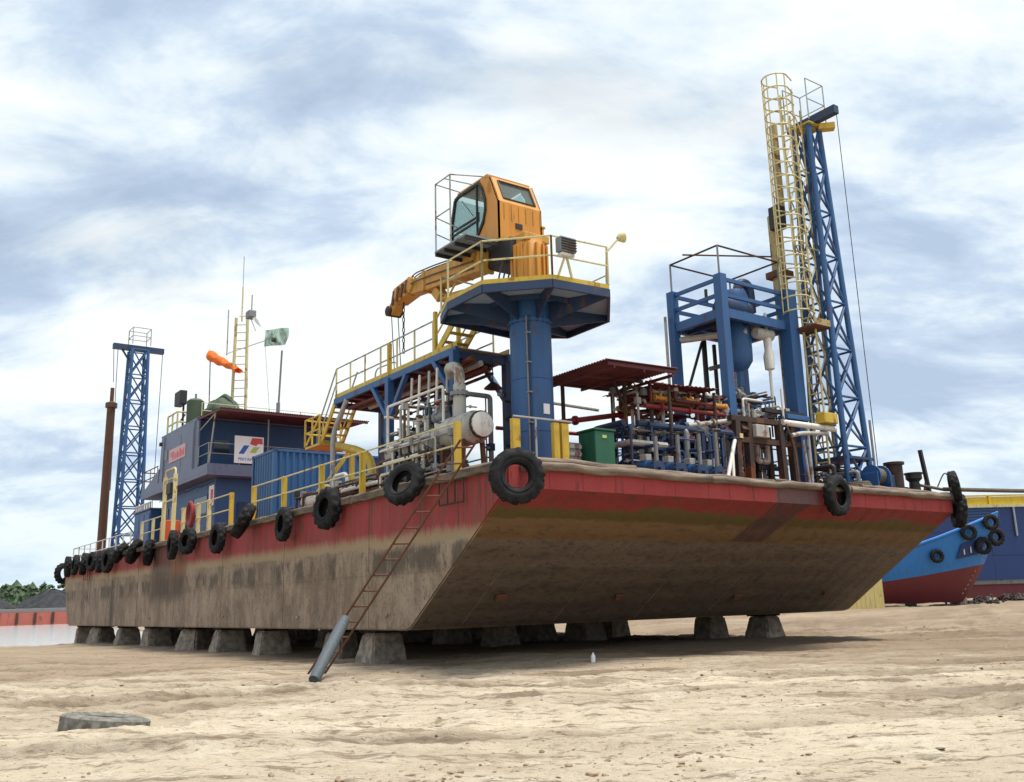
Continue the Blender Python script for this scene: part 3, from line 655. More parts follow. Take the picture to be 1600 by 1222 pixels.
# ------------------------------------------------------------------ railings on the port deck edge
t0 = thing('deck_railing', 'yellow railing along the port deck edge from ladder to container', 'railing', (.25, 5, DZ), 'port deck railings')
ys = [-2.05, 3.12, 5.95, 9.0, 11.85]
for yy in ys:
    beam(t0, 'post', (.25, yy, DZ), (.25, yy, 5.02), .17, .09, 'yellow')
for z in (4.42, 4.98): tube(t0, 'rail', (.2, ys[0], z), (.2, ys[-1], z), .026, 'pale_yellow', 6)
t0 = thing('deck_railing', 'yellow railing with orange box beside the deckhouse doors', 'railing', (.25, 18, DZ), 'port deck railings')
for yy, mt in ((14.25, 'yellow'), (16.9, 'pale_yellow'), (18.3, 'pale_yellow'), (20.4, 'pale_yellow')): beam(t0, 'post', (.25, yy, DZ), (.25, yy, 5.05), .16, .09, mt)
for z in (4.4, 5.0): tube(t0, 'rail', (.2, 14.25, z), (.2, 20.6, z), .026, 'pale_yellow', 6)
t0 = thing('deck_railing', 'short yellow railing aft of the yellow gate', 'railing', (.25, 25, DZ), 'port deck railings')
for yy in (23.6, 25.2, 27.2): beam(t0, 'post', (.25, yy, DZ), (.25, yy, 5.0), .13, .08, 'pale_yellow')
for z in (4.4, 4.98): tube(t0, 'rail', (.2, 23.6, z), (.2, 27.2, z), .026, 'pale_yellow', 6)
t0 = thing('stern_railing', 'white and grey tubular railing at the far stern', 'railing', (.3, 36, DZ), 'port deck railings')
railing(t0, [(.3, 29.5, DZ), (.3, 43.6, DZ), (6, 43.6, DZ)], 1.05, 'white', 'white', .035, .028, 1.6)
t0 = thing('gate_frame', 'tall pale yellow gate frame on the port deck edge', 'gate', (.25, 22.7, DZ))
for yy in (21.9, 23.5): beam(t0, 'post', (.25, yy, DZ), (.25, yy, 6.75), .17, .1, 'pale_yellow')
pipe(t0, 'arch', [(.25, 21.9, 6.7), (.25, 21.95, 7.05), (.25, 23.45, 7.05), (.25, 23.5, 6.7)], .05, 'pale_yellow', 8, .3)
for z in (5.6, 6.6): beam(t0, 'crossbar', (.25, 21.9, z), (.25, 23.5, z), .06, .06, 'pale_yellow')
for z, mt, nm in ((6.15, 'black_steel', 'lamp_box'),): box(t0, nm, (.15, 22.3, z-.25), (.4, 23.0, z+.25), mt)
bm = bmesh.new(); bm_box(bm, (.5, 24.0, DZ+.1), (1.2, 25.0, 4.85), .05); o = obj('orange_locker', bm, 'orange_box'); setp(o, 'orange locker on the deck behind the aft yellow railing', 'locker')
# coil of red hose on the rail
bm = bmesh.new()
for k in range(7):
    a0 = k*.9; pts = [Vector((.1+.05*math.sin(k), 18.9+(.38+.05*math.sin(k*2))*math.cos(a), 4.55+.5*math.sin(a)+.02*k)) for a in [a0+2*math.pi*i/20 for i in range(20)]]; bm_pipe(bm, pts, .045, 6, None, True)
o = obj('hose_coil', bm, 'red', None, 50); setp(o, 'coil of dark red hose hung on the port railing', 'hose')
# starboard railing
t0 = thing('deck_railing', 'thin white railing along the far starboard deck edge', 'railing', (17.7, 8, DZ))
railing(t0, [(17.7, -1, DZ), (17.7, 40, DZ)], 1.1, 'white', 'white', .035, .028, 3.0)
# rails round the pedestal
t0 = thing('bow_guard', 'yellow guard panels and thin rail in front of the blue pedestal', 'railing', (1.6, -3.5, DZ))
for x0, x1 in ((1.0, 1.22), (2.25, 2.42), (2.5, 2.72)):
    beam(t0, 'guard_post', ((x0+x1)/2, -3.3, DZ), ((x0+x1)/2, -3.3, 4.95), x1-x0, .12, 'yellow')
tube(t0, 'rail', (.95, -3.45, 4.98), (2.75, -3.45, 4.98), .025, 'rail_grey', 6); tube(t0, 'post', (1.62, -3.45, DZ), (1.62, -3.45, 4.98), .025, 'rail_grey', 6)
for x in (1.0, 2.4): beam(t0, 'foot', (x, -3.5, DZ), (x, -3.5, DZ+.2), .3, .2, 'dark_rust')

# ------------------------------------------------------------------ crane pedestal and platform
PX, PY, PZ = 2.68, -1.95, 8.5
t0 = thing('crane_pedestal', 'blue round crane pedestal carrying an octagonal railed platform', 'crane pedestal', (PX, PY, DZ))
lathe(t0, 'column', [(.66, 0), (.66, .06), (.56, .06), (.56, 4.2), (.60, 4.2), (.60, 4.3), (.56, 4.3), (.56, 4.78)], (PX, PY, DZ), (0, 0, 1), 'blue', 40)
for z in (4.9, 6.3): lathe(t0, 'weld_ring', [(.558, 0), (.572, .015), (.558, .03)], (PX, PY, z), (0, 0, 1), 'blue', 40)
for k, a in enumerate((3.9, 4.02)): tube(t0, 'conduit', (PX+.59*math.cos(a), PY+.59*math.sin(a), DZ+.1), (PX+.59*math.cos(a), PY+.59*math.sin(a), 8.0), .022, 'blue_dark' if k else 'grey', 6)
for k in range(5): a = 3.96; box(t0, 'conduit_clip', (PX+.6*math.cos(a)-.06, PY+.6*math.sin(a)-.06, 4.3+k*.8), (PX+.6*math.cos(a)+.06, PY+.6*math.sin(a)+.06, 4.34+k*.8), 'grey', .004)
for k in range(20): a = 2*math.pi*k/20; tube(t0, 'flange_bolt', (PX+.585*math.cos(a), PY+.585*math.sin(a), DZ+4.17), (PX+.585*math.cos(a), PY+.585*math.sin(a), DZ+4.33), .018, 'blue_dark', 6)
for k in range(6):
    a = k*math.pi/3+.2; c, s = math.cos(a), math.sin(a)
    plate(t0, 'gusset', [(PX+.56*c, PY+.56*s, DZ+.06), (PX+.64*c, PY+.64*s, DZ+.06), (PX+.56*c, PY+.56*s, DZ+.5)], .02, 'blue', (-s, c, 0))
box(t0, 'number_plate', (PX-.08, PY-.60, 5.35), (PX+.10, PY-.56, 5.62), 'mark_white', .005)
OCT = [(.72, -.95), (.72, -2.6), (2.0, -3.85), (3.75, -3.98), (5.2, -2.3), (5.25, -.4), (3.75, .45), (1.2, .2)]
PCX, PCY = 2.95, -1.75
for i in range(8):
    a, c = OCT[i], OCT[(i+1) % 8]
    ins = lambda p: (PCX+(p[0]-PCX)*.985, PCY+(p[1]-PCY)*.985)
    a2, c2 = ins(a), ins(c)
    plate(t0, 'floor_panel', [(PCX, PCY, PZ-.03), (*a2, PZ-.03), (*c2, PZ-.03)], .03, 'under_grey', (0, 0, 1))
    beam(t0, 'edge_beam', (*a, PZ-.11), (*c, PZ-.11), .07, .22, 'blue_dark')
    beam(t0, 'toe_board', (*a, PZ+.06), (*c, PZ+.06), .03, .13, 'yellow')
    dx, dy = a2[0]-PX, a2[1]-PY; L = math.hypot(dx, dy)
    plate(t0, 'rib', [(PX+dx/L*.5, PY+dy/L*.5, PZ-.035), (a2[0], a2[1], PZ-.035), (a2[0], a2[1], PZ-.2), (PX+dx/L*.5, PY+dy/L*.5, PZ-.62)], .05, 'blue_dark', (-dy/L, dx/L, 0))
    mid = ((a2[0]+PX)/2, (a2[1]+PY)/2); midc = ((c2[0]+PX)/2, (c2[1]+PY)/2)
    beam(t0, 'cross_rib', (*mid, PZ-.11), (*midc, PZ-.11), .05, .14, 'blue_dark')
rp = [(x, y, PZ+.12) for x, y in OCT]
for i in range(7):
    if i == 7: continue
    railing(t0, [rp[i], rp[i+1]], 1.05, 'pale_yellow', 'pale_yellow', .03, .026, 2.2)
beam(t0, 'lamp_arm', (3.72, -3.98, 9.5), (4.1, -4.1, 9.95), .05, .05, 'pale_yellow')
bm = bmesh.new(); bm_lathe(bm, [(.03, 0), (.10, .06), (.15, .2), (.13, .21), (.05, .1)], (4.05, -4.08, 9.95), (.9, -.2, .25), 16, False); obj('lamp_shade', bm, 'pale_yellow', t0, 40)
beam(t0, 'bracket', (2.15, -3.9, 8.6), (2.35, -3.95, 9.15), .05, .05, 'pale_yellow'); beam(t0, 'bracket', (2.6, -3.9, 8.6), (2.4, -3.95, 9.15), .05, .05, 'pale_yellow')
fl = box(t0, 'floodlight', (2.12, -4.1, 9.22), (2.62, -3.86, 9.62), 'grey', .03); box(t0, 'floodlight_base', (2.16, -4.08, 9.12), (2.58, -3.88, 9.2), 'white', .02)
for k in range(5): box(fl, 'cooling_fin', (2.13, -4.13, 9.26+k*.07), (2.61, -4.1, 9.29+k*.07), 'black_steel', .004)

# ------------------------------------------------------------------ crane
t0 = thing('crane', 'orange knuckle crane with glazed cab and boom pointing to the stern', 'crane', (PX, PY, 8.53))
lathe(t0, 'slew_ring', [(.62, 0), (.62, .16), (.52, .16), (.52, .3)], (PX, PY, 8.53), (0, 0, 1), 'black_steel', 32)
lathe(t0, 'king_post', [(.46, 0), (.46, 1.3), (.40, 1.4), (.40, 1.55)], (PX+.05, PY, 8.8), (0, 0, 1), 'orange', 28)
for k in range(14):
    a = 2*math.pi*k/14; beam(t0, 'stiffener', (PX+.05+.49*math.cos(a), PY+.49*math.sin(a), 8.85), (PX+.05+.49*math.cos(a), PY+.49*math.sin(a), 10.1), .05, .09, 'orange')
box(t0, 'winch_housing', (PX+.15, -1.47, 10.2), (PX+.98, -.9, 11.05), 'orange', .04); box(t0, 'king_head', (PX-.35, PY-.35, 10.2), (PX+.5, -1.5, 10.42), 'boom_orange', .03)
box(t0, 'housing_lid', (PX+.1, -1.49, 11.05), (PX+1.02, -.85, 11.12), 'boom_orange', .02)
box(t0, 'hydraulic_block', (2.15, -1.9, 9.75), (3.1, -.7, 10.38), 'black_steel', .06)
for k in range(5): pipe(t0, 'hydraulic_hose', [(2.2+.16*k, -1.5, 9.9), (2.1+.16*k, -1.3, 9.2+.05*k), (2.3+.12*k, -1.75, 8.8)], .025, 'hose', 6, .2)
# cab
CX0, CX1 = 2.05, 3.55
prof = [(-1.5, 10.45), (-1.5, 11.55), (-1.12, 12.42), (-.95, 12.5), (.55, 12.5), (.75, 12.4), (1.02, 11.5), (.9, 10.62), (.6, 10.45)]
def cabx(x, th, pts, name, mat): return plate(t0, name, [(x, y, z) for y, z in pts], th, mat, (1, 0, 0))
qp = [(-1.5, 10.45), (-1.5, 11.55), (-1.12, 12.42), (-.95, 12.5), (-.62, 12.5), (-.62, 12.4), (-.78, 12.2), (-.92, 11.8), (-.92, 11.45), (-.80, 11.1), (-.55, 10.85), (-.2, 10.72), (.88, 10.66), (.86, 10.52), (.6, 10.45)]
cabx(CX0, .05, qp, 'side_panel', 'orange')
cabx(CX1-.05, .05, qp, 'side_panel', 'orange')
plate(t0, 'rear_panel', [(CX0, -1.5, 10.45), (CX1, -1.5, 10.45), (CX1, -1.5, 11.55), (CX0, -1.5, 11.55)], .04, 'orange', (0, 1, 0))
def slant(u, v): return (CX0+(CX1-CX0)*u, -1.5+.38*v, 11.55+.87*v)
for nm, (u0, u1, v0, v1) in (('rear_sill', (0, 1, 0, .16)), ('rear_header', (0, 1, .88, 1)), ('rear_pillar', (0, .16, .16, .88)), ('rear_pillar', (.88, 1, .16, .88))):
    plate(t0, nm, [slant(u0, v0), slant(u1, v0), slant(u1, v1), slant(u0, v1)], .04, 'orange', (0, .92, -.4))
rw = plate(t0, 'rear_window', [(p[0], p[1]+.02, p[2]-.01) for p in (slant(.16, .16), slant(.88, .16), slant(.88, .88), slant(.16, .88))], .015, 'glass', (0, .92, -.4))
for a, c in ((slant(.15, .15), slant(.89, .15)), (slant(.15, .89), slant(.89, .89)), (slant(.15, .15), slant(.15, .89)), (slant(.89, .15), slant(.89, .89))): beam(rw, 'window_seal', (a[0], a[1]-.01, a[2]), (c[0], c[1]-.01, c[2]), .04, .03, 'black_steel')
plate(t0, 'roof', [(CX0, -.98, 12.5), (CX1, -.98, 12.5), (CX1, .6, 12.5), (CX0, .6, 12.5)], .05, 'orange', (0, 0, 1))
plate(t0, 'floor', [(CX0+.05, -1.5, 10.40), (CX1-.05, -1.5, 10.40), (CX1-.05, .85, 10.5), (CX0+.05, .85, 10.5)], .05, 'boom_orange', (0, 0, 1))
box(t0, 'belly_box', (2.3, -1.46, 10.2), (3.55, -.2, 10.42), 'boom_orange', .03)
box(t0, 'vent', (2.62, -1.53, 10.82), (2.85, -1.5, 10.98), 'black_steel', .005)
for k in range(6): beam(t0, 'panel_rib', (2.25+.25*k, -1.51, 11.05), (2.25+.25*k, -1.51, 11.5), .02, .02, 'orange')
dp = [(-.58, 12.42), (.55, 12.42), (.72, 12.36), (.96, 11.5), (.86, 10.72), (-.2, 10.76), (-.52, 10.9), (-.78, 11.2), (-.88, 11.5), (-.88, 11.8), (-.74, 12.18)]
dr = cabx(CX0+.02, .012, dp, 'door_glass', 'glass')
cabx(CX1-.04, .012, dp, 'far_glass', 'glass')
for i in range(len(dp)): a, c = dp[i], dp[(i+1) % len(dp)]; beam(dr, 'door_frame', (CX0+.0, *a), (CX0+.0, *c), .08, .08, 'black_steel')
for a, c in (((-.45, 12.4), (-.45, 10.9)), ((-.45, 11.42), (.95, 11.42)), ((-.45, 11.3), (.93, 11.28))): beam(dr, 'door_bar', (CX0-.01, *a), (CX0-.01, *c), .05, .05, 'black_steel')
plate(t0, 'windscreen', [(CX0+.05, .72, 12.4), (CX1-.05, .72, 12.4), (CX1-.05, 1.0, 11.5), (CX0+.05, 1.0, 11.5)], .012, 'glass', (0, 1, .3))
plate(t0, 'lower_screen', [(CX0+.05, 1.0, 11.45), (CX1-.05, 1.0, 11.45), (CX1-.05, .88, 10.65), (CX0+.05, .88, 10.65)], .012, 'glass', (0, 1, -.1))
tube(t0, 'door_handle', (CX0-.06, -.62, 11.2), (CX0-.06, -.62, 11.5), .018, 'black_steel', 6); tube(t0, 'wiper', (CX0-.04, -.3, 11.5), (CX0-.04, .3, 12.2), .012, 'black_steel', 6)
for x in (CX0+.03, CX1-.03): beam(t0, 'front_pillar', (x, .74, 12.45), (x, 1.01, 11.5), .06, .06, 'black_steel'); beam(t0, 'front_pillar', (x, 1.01, 11.5), (x, .88, 10.6), .06, .06, 'black_steel')
box(t0, 'seat', (2.55, -.7, 10.55), (3.1, -.2, 11.0), 'black_steel', .06); box(t0, 'seat_back', (2.55, -.85, 11.0), (3.1, -.7, 11.75), 'black_steel', .06); box(t0, 'console', (2.4, .3, 10.55), (3.2, .6, 11.2), 'grey', .04)
# access platform and frame on the cab's near side
plate(t0, 'cab_step', [(1.0, -1.45, 10.32), (2.05, -1.45, 10.32), (2.05, .2, 10.32), (1.0, .2, 10.32)], .05, 'grey', (0, 0, 1))
for yy in (-1.4, -.85, -.3, .15): beam(t0, 'step_joist', (1.0, yy, 10.27), (2.05, yy, 10.27), .06, .1, 'black_steel')
for (x, yy) in ((1.03, .17), (1.03, -.62)): tube(t0, 'frame_post', (x, yy, 10.35), (x, yy, 12.42), .024, 'rail_grey', 6)
for a, c in (((1.03, .17, 12.42), (1.03, -.62, 12.42)), ((1.03, -.62, 12.42), (2.1, -.9, 12.5)), ((1.03, .17, 12.42), (2.1, .3, 12.45)), ((1.03, .17, 11.4), (2.05, .5, 11.4)), ((1.03, .17, 10.9), (2.05, .5, 10.9)), ((1.03, .17, 11.4), (1.03, -.62, 11.4)), ((1.03, -.3, 12.42), (2.1, -.3, 12.48))): tube(t0, 'frame_rail', a, c, .02, 'rail_grey', 6)
# boom
def boomsec(name, p0, p1, w, h, mat):
    o = beam(t0, name, p0, p1, w, h, mat); return o
b0, b1 = Vector((2.1, -.8, 9.98)), Vector((2.1, 2.4, 10.3)); b2_ = Vector((2.1, 3.7, 10.43))
bo = boomsec('boom', b0, b1, .44, .58, 'boom_orange'); boomsec('inner_boom', b1, b2_, .36, .47, 'boom_orange')
for f, w_, h_ in ((.02, .5, .66), (.33, .46, .61), (.66, .46, .61), (.98, .52, .68)): p = b0+(b1-b0)*f; beam(bo, 'boom_collar', p-Vector((0, .05, 0)), p+Vector((0, .05, 0)), w_, h_, 'boom_orange')
for sx in (-1, 1): beam(bo, 'side_stiffener', b0+Vector((sx*.225, .3, .12)), b1+Vector((sx*.225, -.2, .12)), .02, .05, 'boom_orange'); beam(bo, 'side_stiffener', b0+Vector((sx*.225, .3, -.15)), b1+Vector((sx*.225, -.2, -.15)), .02, .05, 'rust')
for k, (dx, dz) in enumerate(((-.2, .36), (-.1, .34), (.02, .35), (-.27, .05))): pipe(t0, 'boom_hose', [b0+Vector((dx, .3, dz)), b0+Vector((dx, 1.2, dz+.12)), b1+Vector((dx, -.6, dz-.02)), b1+Vector((dx, .5, dz+.08)), b2_+Vector((dx*.6, .1, dz*.4))], .022, 'hose', 6, .2)
beam(t0, 'knuckle', b2_+Vector((0, -.5, .02)), b2_+Vector((0, .5, -.08)), .48, .5, 'boom_orange'); beam(t0, 'knuckle_tip', b2_+Vector((0, .3, -.05)), b2_+Vector((0, .95, -.45)), .32, .34, 'boom_orange')
for k, (yy, z, r) in enumerate(((-.45, .05, .24), (.35, -.05, .22), (.95, -.45, .17))): lathe(t0, 'pin', [(r*.6, 0), (r, .04), (r, .52), (r*.6, .56)], b2_+Vector((-.28, yy, z)), (1, 0, 0), 'dark_rust' if k == 2 else 'boom_orange', 16)
for k in range(4): beam(t0, 'knuckle_bracket', b2_+Vector((-.26, -.4+.28*k, .2-.04*k)), b2_+Vector((-.26, -.25+.28*k, -.2-.06*k)), .05, .12, 'rust')
for k in range(5): tube(t0, 'bolt_stub', b2_+Vector((-.1+.05*k, -.5+.2*k, .2)), b2_+Vector((-.1+.05*k, -.5+.2*k, .36)), .025, 'rust', 6)
lathe(t0, 'lift_cylinder', [(.11, 0), (.11, 2.1), (.07, 2.1), (.07, 2.9)], (2.1, -1.0, 9.2), (0, 1, .14), 'boom_orange', 14)
beam(t0, 'cylinder_bracket', (2.1, 1.6, 9.6), (2.1, 1.9, 9.9), .3, .3, 'boom_orange')
for x in (1.98, 2.22): tube(t0, 'hoist_rope', (x, 4.6, 9.95), (x, 4.4, 8.0), .014, 'black_steel', 6)
for k in range(10): bm = bmesh.new(); bm_pipe(bm, [Vector((2.1, 4.0, 10.05-.17*k))+Vector(((.035*math.cos(a)) if k % 2 else 0, 0 if k % 2 else .035*math.cos(a), .1*math.sin(a))) for a in [2*math.pi*i/10 for i in range(10)]], .016, 6, None, True); obj('chain_link', bm, 'black_steel', t0, 40)

# ------------------------------------------------------------------ raised walkway
GX0, GX1, GZ = 1.7, 3.5, 7.7
t0 = thing('raised_walkway', 'blue steel walkway on braced legs with yellow edged railing', 'walkway', (2.6, 4.2, DZ))
for yy in (.35, 4.2, 8.1):
    for x in (GX0, GX1):
        if yy == 8.1 and x == GX0: continue
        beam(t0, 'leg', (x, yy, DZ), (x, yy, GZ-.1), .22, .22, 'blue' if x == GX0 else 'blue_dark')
        for s in (-1, 1):
            if .3 < yy+s < 8.1: beam(t0, 'brace', (x, yy, GZ-1.45), (x, yy+s*1.1, GZ-.18), .14, .14, 'blue')
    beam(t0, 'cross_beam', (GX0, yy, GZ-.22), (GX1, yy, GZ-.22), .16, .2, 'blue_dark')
pipe(t0, 'pipe_leg', [(1.62, 8.15, DZ), (1.62, 8.15, 6.5), (1.68, 7.2, GZ-.2)], .085, 'rail_grey', 10, .4)
for x in (GX0, GX1): beam(t0, 'side_beam', (x, .2, GZ-.1), (x, 8.2, GZ-.1), .1, .2, 'blue'); beam(t0, 'toe_board', (x, .2, GZ+.08), (x, 8.2, GZ+.08), .02, .15, 'yellow')
for k in range(16): box(t0, 'deck_grating', (GX0+.06, .25+k*.497, GZ-.03), (GX1-.06, .25+k*.497+.48, GZ), 'rust' if k % 3 else 'galv', .005)
for k in range(11): beam(t0, 'joist', (GX0, .6+k*.72, GZ-.09), (GX1, .6+k*.72, GZ-.09), .06, .1, 'roof_red')
railing(t0, [(GX0, 8.1, GZ+.02), (GX0, 1.5, GZ+.02)], 1.05, 'pale_yellow', 'rail_grey', .03, .028, 1.1); beam(t0, 'post', (GX0, 4.2, GZ), (GX0, 4.2, GZ+1.05), .14, .07, 'yellow')
railing(t0, [(GX1, 8.1, GZ+.02), (GX1, 1.0, GZ+.02)], 1.05, 'pale_yellow', 'rail_grey', .03, .028, 1.6)
pipe(t0, 'hand_loop', [(2.4, 6.6, GZ), (2.4, 6.5, GZ+.8), (2.4, 5.0, GZ+.75), (2.4, 4.9, GZ)], .025, 'rail_grey', 6, .25)
# stair down to the landing aft
for x in (GX0, GX0+.8):
    beam(t0, 'stair_stringer', (x, 8.1, GZ-.05), (x, 9.3, 6.35), .05, .2, 'yellow')
    tube(t0, 'hand_rail', (x, 8.1, GZ+1.07), (x, 9.5, 7.1), .028, 'rail_grey', 6); tube(t0, 'hand_rail', (x, 8.1, GZ+.55), (x, 9.4, 6.7), .024, 'rail_grey', 6)
for k in range(6): box(t0, 'tread', (GX0, 8.15+k*.2-.02, GZ-.2-k*.225), (GX0+.8, 8.15+k*.2+.2, GZ-.17-k*.225), 'yellow', .005)
box(t0, 'landing', (GX0-.1, 9.2, 6.25), (GX0+1.3, 10.5, 6.33), 'yellow', .01)
for a, c in (((GX0-.1, 9.25), (GX0-.1, 10.5)), ((GX0-.1, 10.5), (GX0+1.3, 10.5))): railing(t0, [(*a, 6.33), (*c, 6.33)], 1.0, 'yellow', 'yellow', .035, .03, .7)
beam(t0, 'landing_brace', (GX0-.08, 9.25, 7.3), (GX0-.08, 10.45, 6.4), .05, .05, 'yellow'); beam(t0, 'landing_leg', (GX0+1.2, 9.3, DZ), (GX0+1.2, 9.3, 6.25), .15, .15, 'yellow'); beam(t0, 'landing_leg', (GX0+.3, 9.3, 5.0), (GX0+1.2, 9.3, 6.25), .12, .12, 'yellow')
pipe(t0, 'yellow_duct', [(2.0, 8.6, 6.15), (2.0, 7.0, 5.75), (2.1, 6.2, 5.4), (2.1, 6.0, DZ)], .14, 'yellow', 12, .5)
# stair up to the crane platform
for x in (1.75, 2.55):
    beam(t0, 'stair_stringer', (x, 1.5, GZ), (x, .35, 8.55), .05, .22, 'yellow'); beam(t0, 'post', (x, 1.45, GZ), (x, 1.45, GZ+1.35), .1, .1, 'yellow'); tube(t0, 'hand_rail', (x, 1.5, GZ+1.05), (x, .3, 9.6), .03, 'yellow', 6); tube(t0, 'hand_rail', (x, 1.5, GZ+.55), (x, .3, 9.1), .025, 'yellow', 6)
for k in range(4): box(t0, 'tread', (1.75, 1.3-k*.3-.1, GZ+.12+k*.2), (2.55, 1.3-k*.3+.12, GZ+.15+k*.2), 'yellow', .005)
# pipes and cable trays slung beneath
for k, (x, z, r, mt) in enumerate(((1.95, 7.3, .07, 'roof_red'), (2.2, 7.27, .06, 'rust'), (2.5, 7.3, .09, 'grey_white'), (2.8, 7.26, .07, 'roof_red'), (3.1, 7.3, .06, 'rust'), (3.3, 7.22, .05, 'dark_rust'))):
    setp(pipe(None, 'slung_pipe', [(x, -.2+.2*k, z), (x, 3.5, z-.03), (x, 7.6-.25*k, z)], r, mt, 10), f'{["thick red", "thin brown", "thick pale", "red", "thin rusty", "dark slender"][k]} pipe slung under the raised walkway, {ordn[k]} from its outer edge', 'pipe', 'pipes slung under the walkway')
t1 = thing('pendant_lamp', 'dark pendant lamp hanging beneath the walkway beside the pedestal', 'lamp', (2.9, .2, 6.6))
tube(t1, 'stem', (2.9, .2, 6.75), (2.9, .2, 7.5), .015, 'black_steel', 6); bm = bmesh.new(); bm_lathe(bm, [(.03, .2), (.1, .16), (.26, .02), (.27, 0), (.1, .06)], (2.9, .2, 6.6), (0, 0, 1), 18, False); obj('shade', bm, 'black_steel', t1, 40)
# ------------------------------------------------------------------ process vessels on the port deck
def vessel(parent, name, c, L, r, mat, dome=.18, seg=32):
    x, y, z = c; pr = [(.02, -dome), (r*.55, -dome*.8), (r*.88, -dome*.38), (r, 0), (r, L), (r*.88, L+dome*.38), (r*.55, L+dome*.8), (.02, L+dome)]
    return lathe(parent, name, pr, (x, y, z), (0, 1, 0), mat, seg)
def flange(parent, c, ax, r, mat, bolts=10, th=.05):
    f = lathe(parent, 'flange', [(r, 0), (r, th)], c, ax, mat, 24); z = Vector(ax).normalized(); x = z.orthogonal().normalized(); y = z.cross(x)
    for k in range(bolts):
        a = 2*math.pi*k/bolts; p = Vector(c)+(x*math.cos(a)+y*math.sin(a))*r*.86; tube(f, 'bolt', p-z*.03, p+z*(th+.03), .018, 'dark_rust', 6)
    return f
t0 = thing('silencer_vessel', 'pale grey horizontal vessel with round bolted end cover beside the pedestal', 'vessel', (1.0, -1.2, DZ))
vessel(t0, 'shell', (1.0, -1.75, 5.0), 1.35, .43, 'grey_white'); flange(t0, (1.0, -1.98, 5.02), (0, -1, 0), .36, 'dark_rust', 14); lathe(t0, 'end_cover', [(.32, 0), (.32, .05), (.2, .09), (.02, .1)], (1.0, -2.03, 5.02), (0, -1, 0), 'white', 28)
lathe(t0, 'nozzle', [(.17, 0), (.17, .85)], (1.0, -1.0, 5.4), (0, 0, 1), 'grey_white', 18); flange(t0, (1.0, -1.0, 5.95), (0, 0, 1), .26, 'grey', 10, .1); pipe(t0, 'exhaust_elbow', [(1.0, -1.0, 6.2), (1.0, -1.0, 6.75), (1.0, -.45, 6.85), (1.3, -.1, 6.75)], .14, 'grey_white', 14, .35)
for s in (-.35, .35):
    for yy in (-1.6, -.6): beam(t0, 'leg', (1.0+s, yy, DZ), (1.0+s*.8, yy, 4.68), .1, .1, 'rust')
beam(t0, 'saddle_beam', (.65, -1.6, DZ+.1), (.65, -.6, DZ+.1), .12, .2, 'rust')
t0 = thing('separator_vessel', 'long pale grey vessel with dark strap under the walkway legs', 'vessel', (1.0, 1.3, DZ))
vessel(t0, 'shell', (1.0, -.05, 4.85), 2.4, .44, 'grey_white'); lathe(t0, 'strap', [(.46, 0), (.46, .09)], (1.0, 1.35, 4.85), (0, 1, 0), 'black_steel', 32)
for yy in (.3, 2.0): box(t0, 'saddle', (.7, yy-.08, DZ), (1.3, yy+.08, 4.55), 'rust', .02)
for k, yy in enumerate((.2, .75, 1.2, 1.75, 2.2)):
    lathe(t0, 'nozzle', [(.06, 0), (.06, .32), (.11, .32), (.11, .36)], (1.0, yy, 5.25), (0, 0, 1), 'white', 12); pipe(t0, 'relief_pipe', [(1.0, yy, 5.6), (1.0, yy, 5.9+.1*k), (1.4, yy+.1, 5.9+.1*k), (1.5, yy+.2, 7.2)], .04, 'white' if k % 2 else 'grey_white', 8, .15)
def handwheel(parent, c, ax, r, mat):
    c = Vector(c); z = Vector(ax).normalized(); x = z.orthogonal().normalized(); y = z.cross(x)
    w = pipe(parent, 'handwheel', [c+(x*math.cos(a)+y*math.sin(a))*r for a in [2*math.pi*k/16 for k in range(16)]], r*.11, mat, 6, None, True)
    for k in range(3): a = k*2.094; tube(w, 'spoke', c, c+(x*math.cos(a)+y*math.sin(a))*r, r*.07, mat, 6)
def valve(c, ax, r, mat, wmat, label, group, cat='valve'):
    c = Vector(c); t = thing('valve', label, cat, c-Vector((0, 0, r*2)), group); z = Vector(ax).normalized()
    lathe(t, 'body', [(r*1.6, -.02), (r*1.6, .05), (r*.9, .08), (r*1.3, .2), (r*1.3, .3), (r*.9, .42), (r*1.6, .45), (r*1.6, .52)], c-z*.25, z, mat, 16)
    tube(t, 'stem', c, c+Vector((0, 0, r*4.5)), r*.35, 'grey', 8); lathe(t, 'bonnet', [(r*.9, 0), (r*.9, r*1.6), (r*1.1, r*1.6), (r*1.1, r*1.9)], c, (0, 0, 1), mat, 12); handwheel(t, c+Vector((0, 0, r*4.2)), (0, 0, 1), r*2, wmat); return t
for k, (p, m1, w1) in enumerate((((1.0, -.05, 5.55), 'grey', 'red'), ((1.35, .55, 5.3), 'rust', 'red'), ((1.45, 1.1, 4.3), 'white', 'black_steel'), ((1.5, 2.9, 4.2), 'grey_white', 'red'))):
    valve(p, (0, 1, 0), .09, m1, w1, f'{["grey", "rusty", "white", "pale"][k]} flanged valve among the port vessels, {ordn[k]} from the pedestal', 'valves among the port vessels')
pi = [([(.75, -.4, 3.95), (.75, 3.2, 3.95), (.75, 6.5, 3.92)], .07, 'rust', 'rusty'), ([(.55, 1.2, 4.1), (.55, 5.2, 4.1), (.95, 5.6, 4.1), (.95, 5.6, 4.75), (.95, 6.6, 4.75), (.95, 6.6, DZ)], .06, 'white', 'white looped'), ([(.9, 2.4, 4.25), (.9, 6.0, 4.2), (1.2, 7.6, 4.2)], .09, 'grey_white', 'pale grey'), ([(1.15, 2.3, 3.9), (1.15, 9.0, 3.9)], .06, 'dark_rust', 'dark brown')]
for pts, r, mt, w in pi: setp(pipe(None, 'deck_pipe', pts, r, mt, 10), f'{w} pipe run low along the port deck behind the railing', 'pipe', 'deck pipes behind the port railing')
